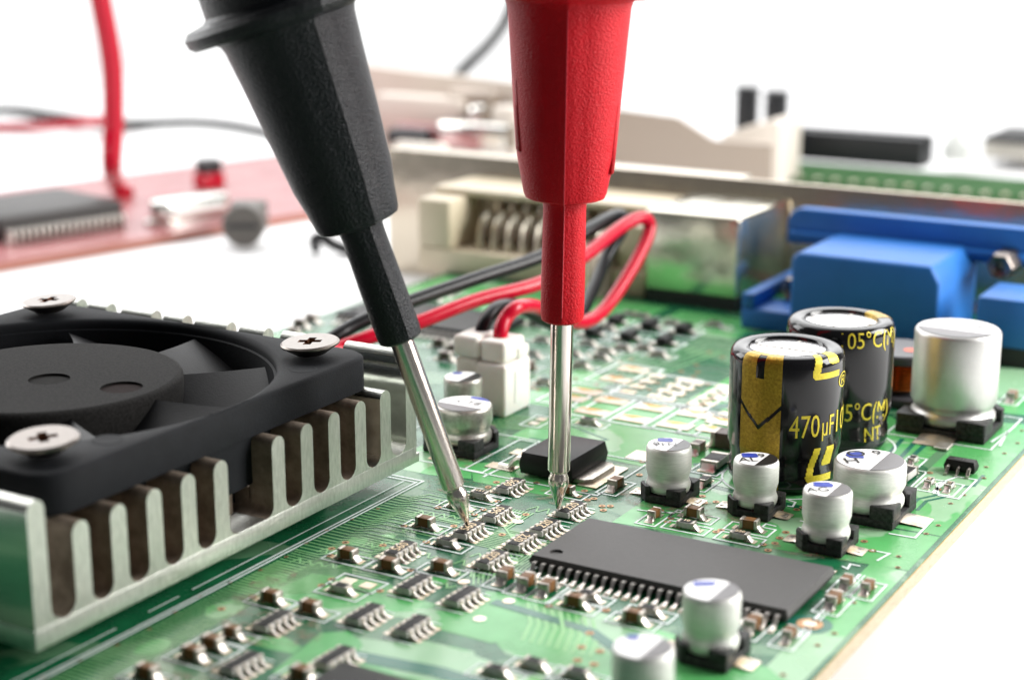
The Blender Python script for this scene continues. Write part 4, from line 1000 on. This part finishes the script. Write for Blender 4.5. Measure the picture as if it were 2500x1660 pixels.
# metal-shelled socket
s = thing('shielded_socket', 'shiny metal shielded socket between the wires and the blue socket', 'socket', (-9.1, 20.2, 0))
MB().box(-.70, .66, 0, 1.7, .14, 1.24).build('shell', 'shell', s, bevel=.05, seg=3)
MB().box(-.66, .66, -.03, 1.6, .0, .1395).build('plastic_base', 'slot_black', s)
MB().box(-.45, .0, .5, 1.3, 1.241, 1.25).build('top_spring', 'shell', s); MB().box(.1, .5, .5, 1.3, 1.241, 1.25).build('top_spring', 'shell', s)
# beige socket with pin row
d = thing('beige_socket', 'beige plastic socket with an open row of pins behind the red probe', 'socket', (-11.6, 20.3, 0))
MB().box(-1.9, 1.75, 0, 1.6, .0, .34).build('lower_block', 'beige', d, bevel=.03)
MB().box(-1.9, -1.35, 0, 1.6, .341, 1.05).build('side_wall', 'beige', d, bevel=.04); MB().box(1.3, 1.75, .1, 1.6, .341, .95).build('side_wall', 'beige', d, bevel=.04)
MB().box(-1.349, 1.299, .85, 1.6, .341, 1.05).build('rear_block', 'beige', d, bevel=.03)
MB().box(-1.95, 1.8, .5, 1.62, 1.051, 1.15).build('lid', 'beige', d, bevel=.03)
MB().box(-1.34, 1.29, .80, .849, .35, 1.03).build('pin_cavity', 'drive_brown', d)
pn = MB().tube(catmull([(0, .82, .85), (0, .55, .83), (0, .35, .7), (0, .28, .45), (0, .28, .341)], 5), .055, 8).mesh('pin', 'brass_pin')
for k in range(10): link('pin', pn, d, (-1.0+k*.24, 0, 0))
pn2 = MB().tube([(0, .82, .95), (0, .62, .94), (0, .60, .70)], .045, 8).mesh('pin', 'brass_pin')
for k in range(10): link('pin', pn2, d, (-.9+k*.24, 0, 0))
t = thing('shadowed_connector', 'brown metal part behind the wire loop, left of the shielded socket', 'part', at(1400, 735).to_tuple())
MB().box(-.30, .25, 0, .9, .0, .62).build('body', 'drive_brown', t, bevel=.03); MB().box(.08, .2, -.04, .05, .05, .6).build('post', 'beige', t, bevel=.02); MB().box(-.2, -.08, -.04, .05, .05, .6).build('post', 'slot_black', t, bevel=.02)

# ================================================================== far things behind
GZ = TZ
def place(name, label, cat, p, group=None, rz=0): return thing(name, label, cat, (p.x, p.y, p.z), rz, group)
CY = 31.0                                           # pale open chassis behind the bracket
a = atY(820*K, 150*K, CY); b = atY(1600*K, 262*K, CY)
c = place('metal_chassis', 'pale open metal chassis blurred behind the bracket', 'chassis', Vector((a.x, CY, GZ)))
w = b.x-a.x; ha, hb = a.z-GZ, b.z-GZ
zl = atY(1190*K, 200*K, CY).z-GZ
MB().add([(0,.0,0),(w*.62,.0,0),(w*.62,.0,zl),(0,.0,ha),(0,.3,0),(w*.62,.3,0),(w*.62,.3,zl),(0,.3,ha)], [(0,1,2,3),(7,6,5,4),(3,2,6,7),(1,5,6,2),(4,0,3,7)]).build('back_wall', 'pale_metal', c)
e1 = atY(1650*K, 322*K, CY-.6); x1 = e1.x-a.x; z1_ = e1.z-GZ
MB().prism([(w*.5, 0), (x1+1.2, 0), (x1+1.2, z1_), (x1, z1_), (w-.02, hb), (w*.5, atY(1300*K, 225*K, CY-.6).z-GZ)], -.75, -.6, Matrix(((1,0,0,0),(0,0,1,0),(0,1,0,0),(0,0,0,1)))).build('side_plate', 'drive_brown', c)
MB().box(atY(905*K, 335*K, CY-4.2).x-a.x, w*.6, -4.2, -3.9, 0, atY(1000*K, 335*K, CY-4.2).z-GZ).build('front_rail', 'pale_white', c, bevel=.05)
for (x, y, Yd, sw, sh, m, nm) in [(960, 265, CY-1.2, 2.2, .75, 'pale_white', 'lever'), (1080, 260, CY-1.0, 1.1, .9, 'drive_brown', 'motor'), (1000, 318, CY-2.0, 2.0, .45, 'red_mask', 'red_board'), (1085, 315, CY-2.2, 1.6, .5, 'crystal', 'slide_rail'), (1160, 310, CY-1.6, .6, 1.1, 'pale_white', 'post'), (930, 320, CY-2.4, .9, .35, 'slot_black', 'roller'), (1095, 265, CY-1.4, .35, .35, 'crystal', 'ball')]:
    p = atY(x*K, y*K, Yd); q = (p.x-a.x, p.y-CY, p.z-GZ)
    MB().box(q[0]-sw/2, q[0]+sw/2, q[1], q[1]+.5, q[2]-sh/2, q[2]+sh/2).build(nm, m, c, bevel=.08)
p0 = atY(1660*K, 400*K, 32); p1 = atY(1800*K, 278*K, 32)
t = place('white_block', 'pale white plastic block blurred at the end of the chassis', 'block', Vector((p0.x, 32, GZ)))
zt = p1.z-GZ; MB().prism([(0, 0), (p1.x-p0.x, 0), (p1.x-p0.x, zt-.08), (p1.x-p0.x-.15, zt), ((p1.x-p0.x)*.55, zt-.12), (0, zt-.38)], 0, 1.2, Matrix(((1,0,0,0),(0,0,1,0),(0,1,0,0),(0,0,0,1)))).build('body', 'pale_white', t, bevel=.05)
for i, (xa, xb, yt) in enumerate(((1708, 1741, 198), (1775, 1809, 208))):
    q0 = atY(xa*K, yt*K, 34.5); q1 = atY(xb*K, yt*K, 34.5)
    t = place('black_post', ('left', 'right')[i] + ' of two black upright posts behind the white block', 'post', Vector(((q0.x+q1.x)/2, 34.5, GZ)), 'black posts behind the white block')
    hw = (q1.x-q0.x)/2*1.25; MB().box(-hw, hw, -hw, hw, 0, q0.z-GZ-.15).build('shaft', 'slot_black', t, bevel=.05); MB().box(-hw*1.08, hw*1.08, -hw*1.08, hw*1.08, q0.z-GZ-.15, q0.z-GZ).build('cap', 'slot_black', t, bevel=.06)
# green board behind right with slots
zf = -.30
f0 = at(1775*K, 408*K, zf)
t = place('far_circuit_board', 'blurred green circuit board with a black slot in the far right background', 'circuit board', Vector((f0.x, f0.y, zf)))
MB().box(-1, 14, 0, 2.3, -.18, 0).build('laminate', 'far_green', t)
for k in range(30): MB().box(-.6+k*.38, -.5+k*.38, .05, .25, .001, .03).build('edge_contact', 'pad', t)
def onfar(xa, ya, xb, yb, yt):                     # front foot points on the board and the height of the top edge
    p, q = at(xa*K, ya*K, zf), at(xb*K, yb*K, zf); return p, q, atY(xa*K, yt*K, p.y).z-zf
a_, b_, Hh = onfar(1770, 362, 2165, 372, 296)
t = thing('black_slot', 'long black card slot on the far green board', 'slot', (a_.x, a_.y, zf))
L = b_.x-a_.x
MB().box(0, L, 0, .28, 0, Hh).build('front_wall', 'slot_black', t, bevel=.05); MB().box(0, L, .55, .85, 0, Hh).build('rear_wall', 'slot_black', t, bevel=.05); MB().box(.02, L-.02, .281, .549, 0, Hh*.5).build('slot_floor', 'slot_black', t)
for k in range(22): MB().box(.15+k*(L-.3)/22, .15+k*(L-.3)/22+.08, .29, .54, Hh*.5, Hh*.93).build('contact', 'ferrite', t)
a_, b_, Hh = onfar(2168, 372, 2240, 374, 305)
t = thing('slot_latch', 'white plastic latch at the end of the black slot', 'latch', (a_.x, a_.y, zf)); MB().box(0, b_.x-a_.x, 0, .8, 0, Hh*.7).build('body', 'latch', t, bevel=.08); MB().box(.1, (b_.x-a_.x)*.5, .1, .7, Hh*.7, Hh).build('hook', 'latch', t, bevel=.08)
a_, b_, Hh = onfar(2255, 362, 2420, 366, 318)
t = thing('far_chip', 'blurred dark chip with pins at the right picture edge', 'chip', (a_.x, a_.y, zf)); Lx = b_.x-a_.x
MB().box(0, Lx, .3, 2.4, .12, Hh).build('body', 'ic_body_dark', t, bevel=.05)
for k in range(12): MB().box(.1+k*Lx/12, .1+k*Lx/12+.12, 0, .31, 0, .3).build('pin', 'pin', t)

# red circuit board on the left
rz = R(74); RP = at(0, 605*K, TZ+.16)
A1 = at(690*K, 492*K, TZ+.16); dv = (A1-RP).to_2d(); ang = math.atan2(dv.y, dv.x)
t = thing('red_circuit_board', 'blurred red circuit board lying on the white table at the left', 'circuit board', (RP.x, RP.y, TZ), ang)
RL = dv.length
MB().box(-4, RL+5.0, 0, 6.2, .0, .155).build('laminate', 'red_edge', t); MB().box(-4, RL+5.0, 0, 6.2, .1555, .165).build('solder_mask', 'red_mask', t)
def redpos(x, y, z=TZ+.17): return at(x*K, y*K, z)
p = redpos(150, 545); t = thing('flat_chip', 'blurred dark square chip with silver pins on the red board', 'chip', (p.x, p.y, TZ+.166), ang)
MB().box(-1.15, 1.25, .1, 2.2, .10, .46).build('body', 'ic_body', t, bevel=.05)
pm = MB().box(-.03, .03, -.12, .11, .0, .26).mesh('pin', 'pin', bevel=.02)
for k in range(18): link('pin', pm, t, (-1.05+k*.128, 0, 0))
p = redpos(440, 505); t = thing('crystal', 'blurred silver oval crystal can on the red board', 'crystal', (p.x, p.y, TZ+.166), ang)
MB().prism([(.55+.25*math.cos(R(a)), .25*math.sin(R(a))) for a in range(-90, 91, 15)]+[(-.55+.25*math.cos(R(a)), .25*math.sin(R(a))) for a in range(90, 271, 15)], 0, .42).build('can', 'crystal', t, bevel=.06)
MB().prism([(.65+.28*math.cos(R(a)), .28*math.sin(R(a))) for a in range(-90, 91, 15)]+[(-.65+.28*math.cos(R(a)), .28*math.sin(R(a))) for a in range(90, 271, 15)], -.002, .06).build('rim', 'crystal', t)
p = at(560*K, 522*K, TZ+.43); t = thing('round_adjuster', 'blurred round metal disc facing the camera at the red board edge', 'adjuster', (p.x, p.y, TZ+.43), YAW)
MX_ = Matrix(((1,0,0,0),(0,0,1,0),(0,-1,0,0),(0,0,0,1)))
MB().lathe([(0, -.02), (.33, -.02), (.36, .02), (.36, .5), (0, .5)], 28, M=MX_).build('disc', 'pot_metal', t); MB().box(-.25, .25, -.045, -.021, -.03, .03).build('slot', 'slot_black', t)
MB().box(-.3, .3, .51, .95, -.2, .3).build('body', 'pot_metal', t, bevel=.05)
p = redpos(483, 432); t = thing('small_switch', 'tiny red and black part standing on the red board', 'switch', (p.x, p.y, TZ+.166), ang)
MB().box(-.26, .26, -.2, .2, 0, .3).build('housing', 'wire_red', t, bevel=.04); MB().box(-.22, .22, -.18, .18, .3, .58).build('knob', 'slot_black', t, bevel=.05)
# cables
wire('test_lead', 'thick red test lead hanging down onto the red board', 'cable', [redpos(292, 455)+Vector((.0, 0, .05)), redpos(268, 452)+Vector((0, 0, .25)), D_(258, 380, 30), D_(262, 280, 29.5), D_(258, 150, 29), D_(236, 20, 28.5), D_(215, -80, 28)], .175, 'wire_red', n=18)
wire('test_lead', 'thin black lead lying across the white table in the distance', 'cable', [at(-150, 268*K, TZ+.09), at(20*K, 256*K, TZ+.09), at(130*K, 268*K, TZ+.2), at(240*K, 285*K, TZ+.3), at(340*K, 286*K, TZ+.12), at(450*K, 284*K, TZ+.09), at(540*K, 292*K, TZ+.09), at(640*K, 312*K, TZ+.09), at(760*K, 335*K, TZ+.09)], .13, 'wire_black')
wire('test_lead', 'thin red lead crossing the black one at the left picture edge', 'cable', [at(-150, 300*K, TZ+.13), at(20*K, 294*K, TZ+.13), at(120*K, 290*K, TZ+.3), at(210*K, 280*K, TZ+.45), at(262*K, 276*K, TZ+.3), at(300*K, 290*K, TZ+.13)], .12, 'wire_red')
wire('test_lead', 'thin black cable rising behind the red probe', 'cable', [atY(1050*K, 180*K, 33), atY(1090*K, 140*K, 33), atY(1130*K, 100*K, 32.6), atY(1165*K, 50*K, 32), atY(1190*K, -20*K, 31.5), atY(1200*K, -90*K, 31)], .115, 'wire_black')
wire('cable_clip', 'small black curled clip on the table behind the black probe', 'clip', [at(728*K, 572*K, TZ+.1), at(726*K, 552*K, TZ+.3), at(745*K, 548*K, TZ+.35), at(765*K, 562*K, TZ+.25), at(800*K, 575*K, TZ+.12), at(840*K, 578*K, TZ+.1)], .1, 'wire_black')
